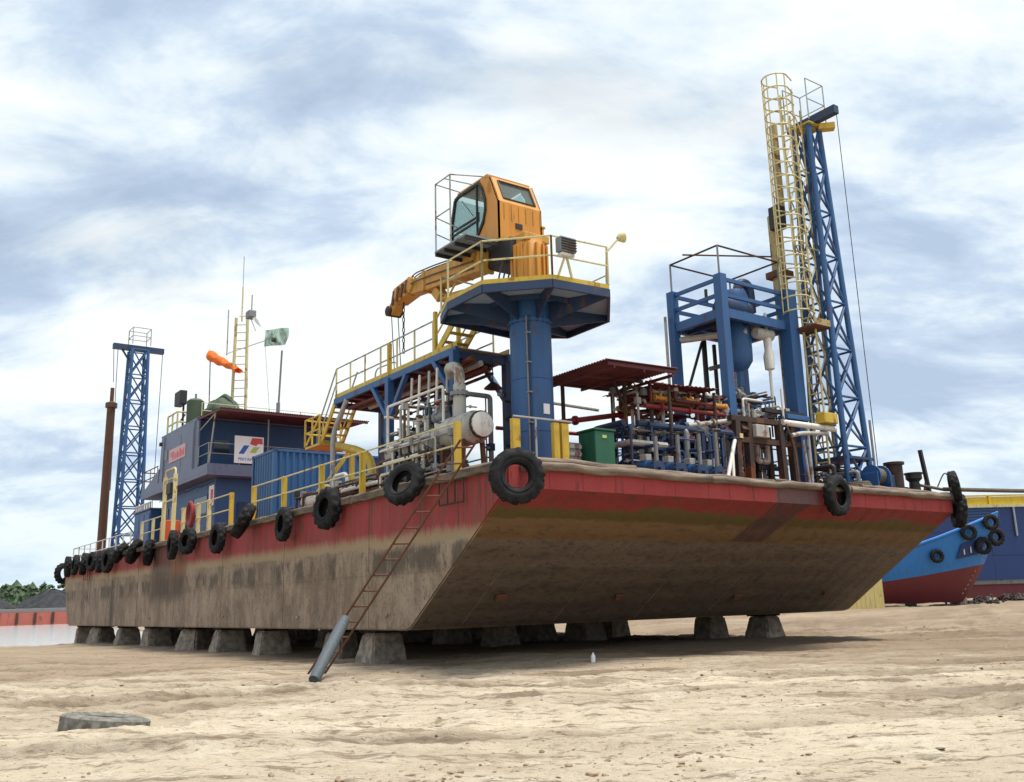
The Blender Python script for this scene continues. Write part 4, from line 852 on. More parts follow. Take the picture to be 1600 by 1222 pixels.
t0 = thing('white_filter_unit', 'white capsule filter lying on the deck behind the port railing', 'filter', (.7, 7.6, DZ)); vessel(t0, 'shell', (.75, 6.9, 4.08), 1.3, .24, 'white', .14); [box(t0, 'saddle', (.6, yy, DZ), (.9, yy+.1, 3.9), 'rust', .01) for yy in (7.1, 7.9)]
t0 = thing('grey_pump', 'grey blocky pump set on the deck beneath the walkway', 'pump', (1.8, 5.9, DZ)); box(t0, 'body', (1.5, 5.3, DZ+.2), (2.1, 6.3, 4.75), 'grey_white', .08); lathe(t0, 'motor', [(.25, 0), (.25, .7), (.1, .78)], (1.8, 6.3, 4.3), (0, 1, 0), 'grey', 18); box(t0, 'skid', (1.4, 5.2, DZ), (2.2, 7.1, DZ+.2), 'dark_rust', .02)
# ------------------------------------------------------------------ container
cx0, cx1, cy0, cy1, cz0, cz1 = 2.0, 8.06, 14.55, 16.99, 4.08, 6.95
t0 = thing('shipping_container', 'blue corrugated container standing across the deck', 'container', (5, 15.8, 3.66))
for x in (cx0, cx1-.14):
    for yy in (cy0, cy1-.14):
        box(t0, 'corner_post', (x, yy, cz0+.12), (x+.14, yy+.14, cz1-.12), 'container_blue', .01)
        for z in (cz0, cz1-.118): box(t0, 'corner_casting', (x-.006, yy-.006, z), (x+.17, yy+.17, z+.118), 'blue_dark', .012)
for yy in (cy0+.01, cy1-.11):
    for z in (cz0+.01, cz1-.11): box(t0, 'side_rail', (cx0+.17, yy, z), (cx1-.17, yy+.1, z+.1), 'container_blue', .01)
for x in (cx0+.01, cx1-.11):
    for z in (cz0+.01, cz1-.11): box(t0, 'end_rail', (x, cy0+.17, z), (x+.1, cy1-.17, z+.1), 'container_blue', .01)
corr(t0, 'side_panel', (cx0+.14, cy0+.08, cz0+.11), (cx1-cx0-.28, 0, 0), (0, 0, cz1-cz0-.22), (0, -1, 0), 21, .06, 'container_blue')
corr(t0, 'side_panel', (cx1-.14, cy1-.08, cz0+.11), (-(cx1-cx0-.28), 0, 0), (0, 0, cz1-cz0-.22), (0, 1, 0), 21, .06, 'container_blue')
corr(t0, 'end_panel', (cx0+.08, cy1-.14, cz0+.11), (0, -(cy1-cy0-.28), 0), (0, 0, cz1-cz0-.22), (-1, 0, 0), 8, .05, 'container_blue')
plate(t0, 'roof_panel', [(cx0+.1, cy0+.1, cz1-.03), (cx1-.1, cy0+.1, cz1-.03), (cx1-.1, cy1-.1, cz1-.03), (cx0+.1, cy1-.1, cz1-.03)], .02, 'container_blue', (0, 0, 1))
for x in (2.2, 4.6, 7.6): box(t0, 'skid_beam', (x-.1, cy0, DZ), (x+.1, cy1, cz0), 'dark_rust', .01)
box(t0, 'placard', (4.0, cy0-.012, 5.35), (5.0, cy0-.002, 5.6), 'pale_yellow', .002)
# ------------------------------------------------------------------ deckhouse
HX, HX1 = 2.0, 9.6
t0 = thing('deckhouse', 'two-storey blue and grey deckhouse with red awning roof', 'deckhouse', (5.8, 28.5, DZ))
box(t0, 'lower_storey', (HX+.7, 23.8, DZ), (HX1, 33.0, 6.95), 'house_blue', .04)
box(t0, 'upper_deck', (HX, 23.0, 6.95), (HX1+.2, 34.8, 7.12), 'house_grey', .02)
plate(t0, 'bulwark', [(HX, 23.0, 7.12), (HX, 34.8, 7.12), (HX, 34.8, 7.5), (HX, 23.0, 7.5)], .05, 'house_grey', (1, 0, 0)); plate(t0, 'bulwark', [(HX+.05, 23.0, 7.12), (HX1, 23.0, 7.12), (HX1, 23.0, 7.5), (HX+.05, 23.0, 7.5)], .05, 'house_grey', (0, 1, 0))
plate(t0, 'upper_wall', [(HX+.055, 24.75, 7.12), (HX+.055, 31.6, 7.12), (HX+.055, 31.3, 10.0), (HX+.055, 24.75, 10.0)], .08, 'house_grey', (1, 0, 0))
box(t0, 'upper_storey', (HX+.14, 25.0, 7.12), (HX1, 31.2, 9.98), 'house_blue', .03)
plate(t0, 'lean_fillet', [(HX+.02, 31.6, 7.5), (HX+.02, 34.0, 7.5), (HX+.02, 31.4, 8.3)], .05, 'house_grey', (1, 0, 0))
for yy in (25.6, 27.6): box(t0, 'corrugation', (HX+.04, yy, 7.6), (HX+.055, yy+.08, 9.6), 'house_grey', .005)
sg = box(t0, 'sign_board', (HX+.02, 26.75, 8.35), (HX+.05, 29.6, 9.05), 'pink_sign', .004)
for k in range(11): w_ = random.uniform(.06, .16); box(sg, 'sign_stroke', (HX+.012, 26.92+k*.235, 8.46+random.choice((0, .02, .17))), (HX+.02, 26.92+k*.235+w_, 8.9-random.choice((0, .05, .16))), 'mark_red', .002)
wi = box(t0, 'window', (HX+.66, 24.9, 5.35), (HX+.72, 27.0, 6.2), 'window_dark', .01)
for a, c in (((24.85, 5.3), (27.05, 5.3)), ((24.85, 6.25), (27.05, 6.25)), ((24.85, 5.3), (24.85, 6.25)), ((27.05, 5.3), (27.05, 6.25))): beam(wi, 'window_frame', (HX+.67, *a), (HX+.67, *c), .06, .08, 'house_blue')
lb = box(t0, 'notice_board', (HX+.64, 23.9, 5.6), (HX+.69, 24.6, 6.6), 'mark_white', .01); box(lb, 'notice_print', (HX+.632, 23.95, 5.75), (HX+.64, 24.3, 6.4), 'mark_red', .002)
box(t0, 'door', (HX+.63, 28.2, DZ+.1), (HX+.69, 29.1, 5.7), 'blue_dark', .02); box(t0, 'door', (3.8, 23.72, DZ+.1), (4.7, 23.8, 5.8), 'blue_dark', .02); box(t0, 'front_window', (5.4, 23.74, 5.0), (6.4, 23.8, 5.8), 'window_dark', .01); box(t0, 'cabin_door', (4.2, 24.94, 7.2), (5.1, 25.0, 9.2), 'blue_dark', .02)
box(t0, 'cabin_window', (2.9, 24.95, 8.3), (3.7, 25.0, 9.0), 'window_dark', .01)
railing(t0, [(HX+.05, 24.6, 7.5), (HX+.05, 23.05, 7.5), (HX1, 23.05, 7.5)], 1.0, 'rail_grey', 'rail_grey', .025, .02, 1.5)
railing(t0, [(HX+.05, 31.8, 7.5), (HX+.05, 34.7, 7.5), (5, 34.7, 7.5)], 1.0, 'rail_grey', 'brown_pipe', .03, .035, 1.4)
for k in range(8): corr(t0, 'awning_sheet', (HX+.02+k*.97, 21.5, 9.92), (.955, 0, 0), (0, 3.55, .12), (0, 0, 1), 8, .035, 'roof_red', .01)
beam(t0, 'awning_beam', (HX, 21.55, 9.85), (HX1+.1, 21.55, 9.85), .06, .1, 'roof_red'); beam(t0, 'awning_beam', (HX+.05, 21.6, 9.85), (HX+.05, 25, 9.95), .06, .1, 'roof_red'); beam(t0, 'awning_brace', (HX+.1, 24.9, 9.3), (HX+.1, 22.4, 9.82), .04, .04, 'rail_grey')
for x in (HX+.1, 5.0, 7.6): tube(t0, 'awning_post', (x, 23.1, 7.5), (x, 22.4 if x < 3 else 23.1, 9.88), .04, 'rail_grey', 8)
for yy in (25.3, 30.6): tube(t0, 'drain_pipe', (HX+.0, yy, 7.5), (HX+.0, yy, 9.95), .035, 'house_grey', 8)
box(t0, 'vent_louvre', (HX+.02, 30.0, 8.6), (HX+.05, 30.5, 9.2), 'grey', .01); box(t0, 'lamp_box', (HX-.05, 31.2, 9.55), (HX+.05, 31.45, 9.75), 'black_steel', .02)
for k in range(4): tube(t0, 'cable', (HX+.68, 24.0+2.4*k, 6.8), (HX+.68, 26.3+2.4*k, 6.72), .02, 'black_steel', 6)
for yy in (30.2, 31.6): w2 = box(t0, 'side_window', (HX+.66, yy, 5.4), (HX+.72, yy+.9, 6.1), 'window_dark', .01); [beam(w2, 'window_frame', (HX+.67, yy-.03, z), (HX+.67, yy+.93, z), .06, .06, 'house_grey') for z in (5.37, 6.13)]
box(t0, 'roof', (HX+.05, 24.7, 10.0), (HX1, 31.4, 10.08), 'house_grey', .02)
railing(t0, [(HX+.3, 25.2, 10.08), (HX1-.3, 25.2, 10.08)], .8, 'pale_yellow', 'pale_yellow', .022, .018, 1.6)
# banner with the emblem
t0 = thing('banner', 'white banner with red, blue and green emblem on the balcony rail', 'banner', (4, 22.97, 7.6))
bz0, bz1, bx0, bx1 = 7.58, 8.92, 3.27, 4.72; bh = bz1-bz0; bw_ = bx1-bx0
box(t0, 'cloth', (bx0, 22.95, bz0), (bx1, 22.975, bz1), 'banner', .006)
def mark(pts, mat, name): plate(t0, name, [(bx0+u*bw_, 22.945, bz0+v*bh) for u, v in pts], .004, mat, (0, -1, 0))
mark([(.14, .34), (.32, .34), (.50, .66), (.32, .66)], 'mark_blue', 'blue_mark'); mark([(.52, .40), (.72, .40), (.86, .62), (.66, .62)], 'mark_green', 'green_mark'); mark([(.52, .72), (.60, .95), (.95, .95), (.97, .74), (.80, .74), (.74, .66)], 'mark_red', 'red_mark')
def text(parent, s, p, size, mat, xdir=(1, 0, 0), name='lettering'):
    cu = bpy.data.curves.new('t', 'FONT'); cu.body = s; cu.size = size; cu.extrude = .003; cu.align_x = 'CENTER'
    tmp = bpy.data.objects.new('t', cu); COL.objects.link(tmp); bpy.context.view_layer.update()
    me = bpy.data.meshes.new_from_object(tmp.evaluated_get(bpy.context.evaluated_depsgraph_get())); bpy.data.objects.remove(tmp)
    me.materials.clear(); me.materials.append(M[mat]); x = Vector(xdir).normalized(); z = Vector((0, 0, 1)); y = x.cross(z)
    mw = Matrix(((x.x, z.x, y.x, p[0]), (x.y, z.y, y.y, p[1]), (x.z, z.z, y.z, p[2]), (0, 0, 0, 1))); return link(bpy.data.objects.new(name, me), parent, mw)
text(t0, 'PERTAMINA', (bx0+.5*bw_, 22.943, bz0+.10*bh), .20, 'mark_blue')
# roof clutter on the deckhouse
t0 = thing('signal_mast', 'pale yellow twin-post mast with whip aerials on the deckhouse roof', 'mast', (5, 27.6, 10.08))
for s in (-.32, .32): tube(t0, 'mast_post', (5+s, 27.6-s*.7, 10.08), (5+s*.8, 27.6-s*.55, 16.4), .085, 'pale_yellow', 10)
for k in range(13): tube(t0, 'rung', (5-.29, 27.6+.2, 10.6+k*.45), (5+.29, 27.6-.2, 10.6+k*.45), .025, 'pale_yellow', 6)
tube(t0, 'top_mast', (5, 27.6, 16.2), (5, 27.6, 18.2), .045, 'pale_yellow', 8); tube(t0, 'whip_aerial', (5, 27.6, 18.2), (5, 27.6, 20.0), .02, 'rail_grey', 6)
tube(t0, 'yard', (5, 30.0, 14.9), (5, 24.0, 14.2), .03, 'white', 6); tube(t0, 'aerial', (5, 29.9, 14.8), (5, 29.9, 17.5), .035, 'rail_grey', 6); tube(t0, 'yard', (5, 28, 16.6), (5, 26, 16.1), .03, 'white', 6)
box(t0, 'radar_box', (4.8, 25.9, 16.0), (5.2, 26.5, 16.4), 'grey', .05); tube(t0, 'aerial', (5, 26.1, 16.3), (5, 26.1, 17.3), .03, 'grey', 6); tube(t0, 'stay', (5, 26.2, 16.0), (5, 25.4, 15.1), .02, 'grey', 6); tube(t0, 'halyard', (5, 24.0, 14.2), (5, 23.0, 10.1), .012, 'rail_grey', 6); tube(t0, 'mast_foot', (5, 27.2, 10.08), (5, 27.2, 11.2), .1, 'pale_yellow', 8)
def cloth(name, p, u, v, mat, label, cat, wave, nu=14, nv=8):
    bm = bmesh.new(); p, u, v = Vector(p), Vector(u), Vector(v); nn = u.cross(v).normalized(); g = []
    for i in range(nu+1):
        g.append([bm.verts.new(p+u*(i/nu)+v*(j/nv)+nn*wave*math.sin(i/nu*7+j*.35)*(i/nu)) for j in range(nv+1)])
    for i in range(nu):
        for j in range(nv): bm.faces.new((g[i][j], g[i+1][j], g[i+1][j+1], g[i][j+1]))
    bmesh.ops.solidify(bm, geom=list(bm.faces), thickness=.008); o = obj(name, bm, mat, None, 60); return setp(o, label, cat)
fl = cloth('flag', (5, 23.95, 14.75), (.35, -2.1, -.35), (0, .12, -.85), 'flag', 'pale grey-green flag flying from the mast yard', 'flag', .12)
o = tube(fl, 'flag_emblem', (4.98, 22.95, 14.0), (5.3, 22.95, 14.0), .12, 'green_tarp', 14)
cloth('flag', (5, 26.1, 16.0), (.2, -1.1, -.9), (0, .25, .45), 'mark_white', 'small white pennant by the radar box on the mast', 'flag', .06)
t0 = thing('windsock', 'orange windsock on a thin pole above the deckhouse roof', 'windsock', (4.5, 31, 10.08)); tube(t0, 'pole', (4.5, 31.0, 10.08), (4.5, 31.3, 15.3), .035, 'rail_grey', 6)
bm = bmesh.new(); a, c = Vector((4.5, 31.1, 14.95)), Vector((4.8, 27.2, 13.3)); pp = [a+(c-a)*k/14+Vector((0, 0, .04*math.sin(k*1.3))) for k in range(15)]; rings = []
for k, p in enumerate(pp):
    r = .40-.011*k+.015*math.sin(k*1.9); rings.append([bm.verts.new(p+Vector((math.cos(q)*r*.75+.03*math.sin(3*q+k), math.sin(q)*r*.3, math.sin(q)*r*(.95-.02*k)))) for q in [2*math.pi*i/18 for i in range(18)]])
for A_, B_ in zip(rings, rings[1:]):
    for i in range(18): bm.faces.new((A_[i], A_[(i+1) % 18], B_[(i+1) % 18], B_[i]))
bmesh.ops.solidify(bm, geom=list(bm.faces), thickness=.01); obj('sock', bm, 'windsock', t0, 60)
t0 = thing('whip_aerial', 'tall thin grey whip aerial at the front of the deckhouse roof', 'aerial', (5, 21.2, 9.95)); tube(t0, 'rod', (5, 21.9, 9.95), (5, 21.6, 13.1), .05, 'grey', 8); tube(t0, 'base', (5, 21.9, 9.95), (5, 21.9, 10.5), .1, 'grey', 8)
t0 = thing('searchlight', 'black square floodlight on a post above the deckhouse', 'floodlight', (2.9, 30.5, 10.08)); tube(t0, 'post', (2.9, 30.5, 10.08), (2.9, 30.5, 11.9), .06, 'black_steel', 8); box(t0, 'lamp_head', (2.6, 30.2, 11.8), (3.0, 31.3, 12.6), 'black_steel', .06); tube(t0, 'arm', (2.9, 30.1, 11.2), (2.9, 30.9, 11.0), .04, 'black_steel', 6)
t0 = thing('roof_frame', 'pale tubular frame on the aft edge of the deckhouse roof', 'frame', (2.4, 30.5, 10.08)); railing(t0, [(2.3, 31.2, 10.08), (2.3, 29.4, 10.08), (3.5, 29.4, 10.08)], 1.1, 'pale_yellow', 'pale_yellow', .05, .05, .9)
bm = bmesh.new(); bmesh.ops.create_icosphere(bm, subdivisions=4, radius=1, matrix=Matrix.Translation((3.9, 27.6, 10.75)) @ Matrix.Diagonal((.8, 1.5, .95, 1)))
for v in bm.verts: v.co += Vector(((noise2(np.array(v.co.y*2.), np.array(v.co.z*2.), 5)-.5), (noise2(np.array(v.co.x*2.), np.array(v.co.z*2.), 6)-.5), (noise2(np.array(v.co.y*1.7), np.array(v.co.x*2.), 7)-.5)))*.75; v.co.z = max(v.co.z, 10.1)
o = obj('tarp_bundle', bm, 'green_tarp', None, 50); setp(o, 'dull green tarpaulin bundle on the deckhouse roof', 'tarpaulin')
t0 = thing('green_tank', 'dull green upright tank beside the tarpaulin on the deckhouse roof', 'tank', (2.9, 28.3, 10.08)); lathe(t0, 'shell', [(.45, 0), (.45, 1.5), (.3, 1.62), (.05, 1.65)], (2.9, 28.3, 10.08), (0, 0, 1), 'green_tarp', 20); tube(t0, 'vent', (2.9, 28.3, 11.7), (2.9, 28.3, 12.0), .06, 'grey', 8)
# blue cabinet by the aft tower
t0 = thing('blue_cabinet', 'blue steel cabinet between deckhouse and aft tower', 'cabinet', (3, 35.2, DZ)); box(t0, 'body', (2.2, 33.4, DZ+.1), (4.2, 36.8, 6.3), 'container_blue', .04)
for k in range(3): box(t0, 'door_panel', (2.17, 33.5+k*1.1, DZ+.25), (2.2, 34.5+k*1.1, 6.1), 'blue', .01)
box(t0, 'lid', (2.1, 33.3, 6.3), (4.3, 36.9, 6.38), 'house_grey', .01)
for k in range(7): tube(t0, 'lid_post', (2.2, 33.5+k*.5, 6.38), (2.2, 33.5+k*.5, 6.7), .05, 'white', 6)
tube(t0, 'lid_rail', (2.2, 33.4, 6.7), (2.2, 36.8, 6.7), .05, 'white', 6)
# ------------------------------------------------------------------ towers
def tower(name, label, cx_, cy_, z0, z1, b0, b1, nb, mat, head):
    t = thing(name, label, 'lattice tower', (cx_, cy_, z0)); sg_ = ((-1, -1), (1, -1), (1, 1), (-1, 1))
    def P(k, f): h = (b0+(b1-b0)*f)/2; return Vector((cx_+sg_[k][0]*h, cy_+sg_[k][1]*h, z0+(z1-z0)*f))
    for k in range(4): tube(t, 'leg', P(k, 0), P(k, 1), .10, mat, 10)
    for i in range(nb):
        f0_, f1_ = i/nb, (i+1)/nb
        for k in range(4):
            a, c = k, (k+1) % 4
            tube(t, 'brace', P(a, f0_), P(c, f1_), .045, mat, 6); tube(t, 'brace', P(c, f0_), P(a, f1_), .045, mat, 6); tube(t, 'strut', P(a, f1_), P(c, f1_), .042, mat, 6)
    head(t, cx_, cy_, z1); return t
def head_r(t, x, y, z):
    beam(t, 'crosshead', (x, y+.75, z+.2), (x, y-1.3, z+.2), .26, .3, 'blue_dark'); beam(t, 'sheave_block', (x+.2, y-.35, z-.05), (x+.6, y-.75, z-.05), .3, .22, 'yellow'); box(t, 'head_plate', (x-.45, y-.45, z-.03), (x+.45, y+.45, z+.03), 'yellow', .01)
    railing(t, [(x-.5, y-.5, z+.05), (x+.5, y-.5, z+.05), (x+.5, y+.5, z+.05), (x-.5, y+.5, z+.05)], 1.6, 'rail_grey', 'rail_grey', .025, .02, 1.0)
    tube(t, 'wire', (x+.05, y-1.25, z+.2), (x+.35, y-1.1, 4.5), .014, 'black_steel', 6)
TX, TYY = 15.2, -2.4
t0 = tower('spud_tower', 'tall blue lattice tower at the right of the bow deck', TX, TYY, DZ, 17.1, 1.3, .6, 8, 'blue', head_r)
for k, (a, c) in enumerate((((TX-.8, TYY-.8), (TX+.8, TYY-.8)), ((TX-.8, TYY+.8), (TX+.8, TYY+.8)))): beam(t0, 'foot_beam', (*a, DZ+.15), (*c, DZ+.15), .25, .3, 'blue_dark')
box(t0, 'winch_deck', (TX-.7, TYY-.7, 4.9), (TX+.8, TYY+.7, 5.0), 'blue_dark', .01)
# caged ladder beside it
t0 = thing('caged_ladder', 'pale yellow caged ladder standing against the bow lattice tower', 'ladder', (13.95, -2.4, DZ))
LX, LY = 14.25, -2.35
ladder(t0, (LX, LY, DZ), (LX, LY, 18.3), (0, 1, 0), .5, 44, 'pale_yellow', .04)
for k in range(19):
    z = 9.9+k*.485; pts = [Vector((LX-.05-.48+.48*math.cos(a)*1.0, LY+.46*math.sin(a), z)) for a in [math.pi*.5+math.pi*i/11*1.0 for i in range(12)]]
    bm = bmesh.new(); bm_pipe(bm, [Vector((LX, LY+.3, z))]+pts+[Vector((LX, LY-.3, z))], .027, 6); obj('cage_hoop', bm, 'pale_yellow', t0, 40)
for a in (.55, .75, 1.0, 1.25, 1.45): x, yy = LX-.53+.48*math.cos(math.pi*a), LY+.46*math.sin(math.pi*a); tube(t0, 'cage_bar', (x, yy, 9.9), (x, yy, 18.65), .023, 'pale_yellow', 6)
for z in (9.7, 12.3, 15.2): tube(t0, 'tie_bar', (LX, LY+.2, z), (TX-.3, TYY+.2, z), .03, 'pale_yellow', 6); tube(t0, 'tie_bar', (LX, LY-.2, z), (TX-.3, TYY-.2, z), .03, 'pale_yellow', 6)
box(t0, 'rest_platform', (LX-.45, LY-.55, 9.35), (LX+.45, LY+.45, 9.42), 'rust', .01); beam(t0, 'rest_edge', (LX-.5, LY-.58, 9.5), (LX+.5, LY-.58, 9.5), .03, .22, 'spud'); 
for s in (-.22, .22):
    tube(t0, 'back_rail', (LX+.42, LY+s, 5.0), (LX+.42, LY+s, 17.6), .03, 'spud', 6)
    for k in range(15): z = 5.2+k*.82; tube(t0, 'lattice_brace', (LX+(.0 if k % 2 else .42), LY+s, z), (LX+(.42 if k % 2 else .0), LY+s, z+.82), .022, 'pale_yellow', 6)
t0 = thing('spud_pile', 'rusty yellow-brown spud pile standing beside the caged ladder', 'spud pile', (14.5, -1.2, DZ))
lathe(t0, 'pile', [(.25, 0), (.25, 10.3), (.2, 10.35)], (14.45, -1.2, DZ), (0, 0, 1), 'spud', 24); box(t0, 'clamp', (14.0, -1.75, 13.3), (14.4, -1.3, 14.15), 'black_steel', .03); box(t0, 'clamp_collar', (14.1, -1.55, 11.6), (14.8, -.85, 11.85), 'rust', .03)
lathe(t0, 'upper_pile', [(.15, 0), (.15, 3.7)], (14.75, -1.3, 13.9), (0, 0, 1), 'spud', 16)
def head_l(t, x, y, z):
    beam(t, 'crosshead', (x-1.55, y, z+.15), (x+1.55, y, z+.15), .35, .34, 'blue_dark'); beam(t, 'knee', (x-1.0, y, z), (x-.4, y, z-.9), .1, .1, 'blue_dark')
    railing(t, [(x-.5, y-.5, z+.32), (x+.6, y-.5, z+.32), (x+.6, y+.6, z+.32), (x-.5, y+.6, z+.32), (x-.5, y-.5, z+.32)], 1.1, 'rail_grey', 'rail_grey', .03, .025, 1.0)
    for xx, zl in ((-1.5, 14.8), (-1.25, 8.0), (1.5, 6.5)): tube(t, 'wire', (x+xx, y, z), (x+xx*.92, y, zl), .02, 'black_steel', 6)
tower('spud_tower', 'slim blue lattice tower near the stern at the far left', 2.5, 39.6, DZ, 17.0, 1.4, .95, 8, 'blue', head_l)
t0 = thing('spud_pile', 'tall rust-brown spud pile leaning beside the stern tower', 'spud pile', (1.6, 42.4, DZ)); lathe(t0, 'pile', [(.27, -.4), (.25, 9.9), (.36, 9.9), (.36, 10.2), (.12, 10.3), (.12, 11.2)], (1.5, 41.7, DZ), (.0, -.015, 1), 'brown_pipe', 20); 
# ------------------------------------------------------------------ process module at the bow
MX0, MX1, MY0, MY1 = 10.4, 13.7, -1.95, .2
t0 = thing('process_module', 'blue steel frame module holding an upright blue tank on the bow deck', 'process module', (12, -.9, DZ))
for x, yy, w, z0 in ((MX0, MY0, .30, 5.9), (MX1, MY0, .46, DZ), (MX0, MY1, .28, DZ), (MX1, MY1, .28, DZ)): beam(t0, 'column', (x, yy, z0), (x, yy, 10.78), w, w, 'blue')
for z, w, h in ((10.65, .09, .12), (10.12, .09, .12), (9.5, .16, .3)):
    for a, c in (((MX0, MY0), (MX1, MY0)), ((MX0, MY0), (MX0, MY1)), ((MX1, MY0), (MX1, MY1)), ((MX0, MY1), (MX1, MY1))): beam(t0, 'ring_beam', (*a, z), (*c, z), w, h, 'blue')
for k in range(4): box(t0, 'floor_plate', (MX0+.1+k*.75, MY0+.1, 9.60), (MX0+.1+k*.75+.72, MY1-.1, 9.64), 'blue_dark', .005)
for k in range(3): beam(t0, 'floor_joist', (MX0+.6+k*.9, MY0, 9.42), (MX0+.6+k*.9, MY1, 9.42), .08, .14, 'blue_dark')
pr_ = [(MX0, MY0, 11.78), (MX1-.3, MY0, 11.78), (MX1-.3, MY1, 11.78), (MX0, MY1, 11.78)]
for i in range(4): tube(t0, 'awning_rail', pr_[i], pr_[(i+1) % 4], .035, 'dark_rust', 6); tube(t0, 'awning_post', (pr_[i][0], pr_[i][1], 10.7), pr_[i], .035, 'grey', 6)
tube(t0, 'awning_rail', (MX0-.3, MY1-.9, 11.8), (MX1-.2, MY0+.3, 12.1), .03, 'dark_rust', 6); tube(t0, 'davit', (12.1, MY1, 10.7), (12.1, MY1, 11.2), .06, 'dark_rust', 6)
tube(t0, 'conduit', (MX0-.3, MY1+.1, DZ), (MX0-.3, MY1+.1, 9.9), .05, 'rail_grey', 8)
lathe(t0, 'tank', [(.12, -.75), (.12, -.25), (.3, -.15), (.46, .1), (.47, .3), (.47, 2.35), (.4, 2.55), (.1, 2.65)], (12.0, -1.1, 8.15), (0, 0, 1), 'blue', 30)
pipe(t0, 'tank_elbow', [(12.4, -.9, 10.4), (12.5, -.9, 11.2), (13.1, -.9, 11.25), (13.1, -.9, 10.2)], .17, 'blue_dark', 14, .45); lathe(t0, 'drum', [(.38, 0), (.38, 1.2), (.1, 1.3)], (11.2, -1.2, 9.98), (1, 0, 0), 'blue_dark', 22)
for a, c, r_ in (((MX0+.1, MY1, 6.6), (MX0+1.3, MY1, 9.2), .05), ((MX0+1.4, MY1, DZ), (MX0+1.4, MY1, 9.3), .09), ((MX0+1.9, MY1, DZ), (MX0+1.9, MY1, 9.2), .07), ((MX0+.1, MY1, 9.1), (MX0+1.6, MY0+.4, 9.2), .12)): tube(t0, 'riser', a, c, r_, 'black_steel' if r_ < .1 else 'grey_white', 8)
for k in range(9): lathe(t0, 'coil_ring', [(.2, 0), (.24, .03), (.2, .06)], (MX0+2.4, -.2, 6.7+k*.28), (0, 0, 1), 'white', 18)
tube(t0, 'coil_core', (MX0+2.4, -.2, 6.2), (MX0+2.4, -.2, 9.3), .17, 'grey_white', 12)
pipe(t0, 'drain', [(12.0, -1.1, 7.5), (12.0, -1.1, 6.4), (11.2, -1.3, 6.2)], .09, 'grey', 10)
lathe(t0, 'relief_valve', [(.05, 0), (.05, 1.6), (.16, 1.65), (.18, 2.1), (.12, 2.3), (.14, 2.7), (.05, 2.75)], (12.75, -1.75, 6.3), (0, 0, 1), 'white', 14); tube(t0, 'vent_pipe', (12.75, -1.75, 8.9), (12.75, -1.75, 9.9), .05, 'white', 8)
lathe(t0, 'silver_filter', [(.16, 0), (.2, .1), (.2, .8), (.1, .9)], (12.2, -1.7, 9.15), (1, 0, 0), 'grey_white', 16); tube(t0, 'cross_pipe', (12.0, MY1, 8.3), (13.5, MY1-.4, 8.75), .08, 'grey', 8)
# machinery frame under the module
t0 = thing('pump_frame', 'dark rusty frame crowded with pipes under the blue module', 'frame', (11.4, -2.2, DZ))
for x, yy in ((9.9, -2.5), (10.45, -2.5), (11.9, -2.6), (12.45, -2.6)): beam(t0, 'leg', (x, yy, DZ), (x+(.05 if x < 11 else -.05), yy, 5.85), .22, .2, 'dark_rust')
beam(t0, 'fork', (11.9, -2.6, 5.2), (12.6, -2.6, 6.2), .12, .14, 'black_steel'); beam(t0, 'fork', (10.3, -2.5, 5.5), (10.3, -2.2, 6.0), .3, .3, 'dark_rust')
for z in (5.25, 5.9): beam(t0, 'cross_beam', (9.7, -2.5, z), (12.8, -2.6, z), .18, .16, 'dark_rust')
beam(t0, 'top_beam', (11.3, -2.5, 6.3), (13.1, -2.6, 6.25), .15, .12, 'black_steel')
for x in (11.0, 11.25, 11.55, 12.15): tube(t0, 'hose', (x, -1.9, DZ), (x+.03, -1.9, 5.9), .1, 'black_steel', 10)
tube(t0, 'white_prop', (8.75, -3.0, DZ), (9.75, -2.6, 5.2), .06, 'white', 8); tube(t0, 'white_prop', (9.1, -3.0, DZ), (9.5, -2.7, 4.9), .045, 'white', 8)
pipe(t0, 'rope_loop', [(11.9, -2.75, 6.1), (12.3, -2.8, 5.2), (12.35, -2.8, DZ)], .03, 'rope', 6, .4); tube(t0, 'pale_hose', (12.9, -2.8, DZ), (12.75, -2.8, 5.4), .04, 'rail_grey', 6)
box(t0, 'junction_box', (10.6, -2.75, 5.35), (11.2, -2.55, 5.75), 'grey_white', .03); box(t0, 'tag_plate', (9.95, -2.64, 5.28), (10.1, -2.62, 5.42), 'pale_yellow', .004)
# loose valves and fittings on top of the frame
rnd = random.Random(3)
for k in range(9):
    p = (10.7+rnd.random()*1.5, -2.4+rnd.random()*.7, 6.0+rnd.random()*.45); m1 = rnd.choice(('white', 'grey_white', 'blue', 'grey'))
    valve(p, (1, .2*rnd.random(), 0), .08, m1, rnd.choice(('red', 'black_steel', 'blue')), f'{m1.replace("_", " ")} valve on the pump frame below the blue tank, {ordn[k]} counted along the deck', 'valves on the pump frame')
# white pipe and yellow box at the right of the module
t0 = thing('white_outrigger', 'white pipe outrigger carrying a yellow box beside the bow tower', 'pipe', (13, -2.9, 5.7)); tube(t0, 'pipe', (11.9, -2.7, 5.92), (14.3, -2.9, 5.86), .1, 'white', 12); pipe(t0, 'lower_pipe', [(12.2, -2.8, 5.5), (12.7, -2.8, 5.62), (13.9, -2.9, 5.68)], .07, 'grey_white', 10); tube(t0, 'stand', (12.0, -2.7, 6.0), (12.0, -2.7, 7.0), .035, 'white', 8); tube(t0, 'leg', (13.0, -2.8, DZ), (13.0, -2.8, 5.85), .06, 'rail_grey', 8)
box(t0, 'yellow_box', (13.55, -3.1, 6.0), (14.25, -2.75, 6.35), 'yellow', .03); box(t0, 'blue_tray', (12.1, -2.8, 6.05), (13.2, -2.4, 6.2), 'blue', .02)
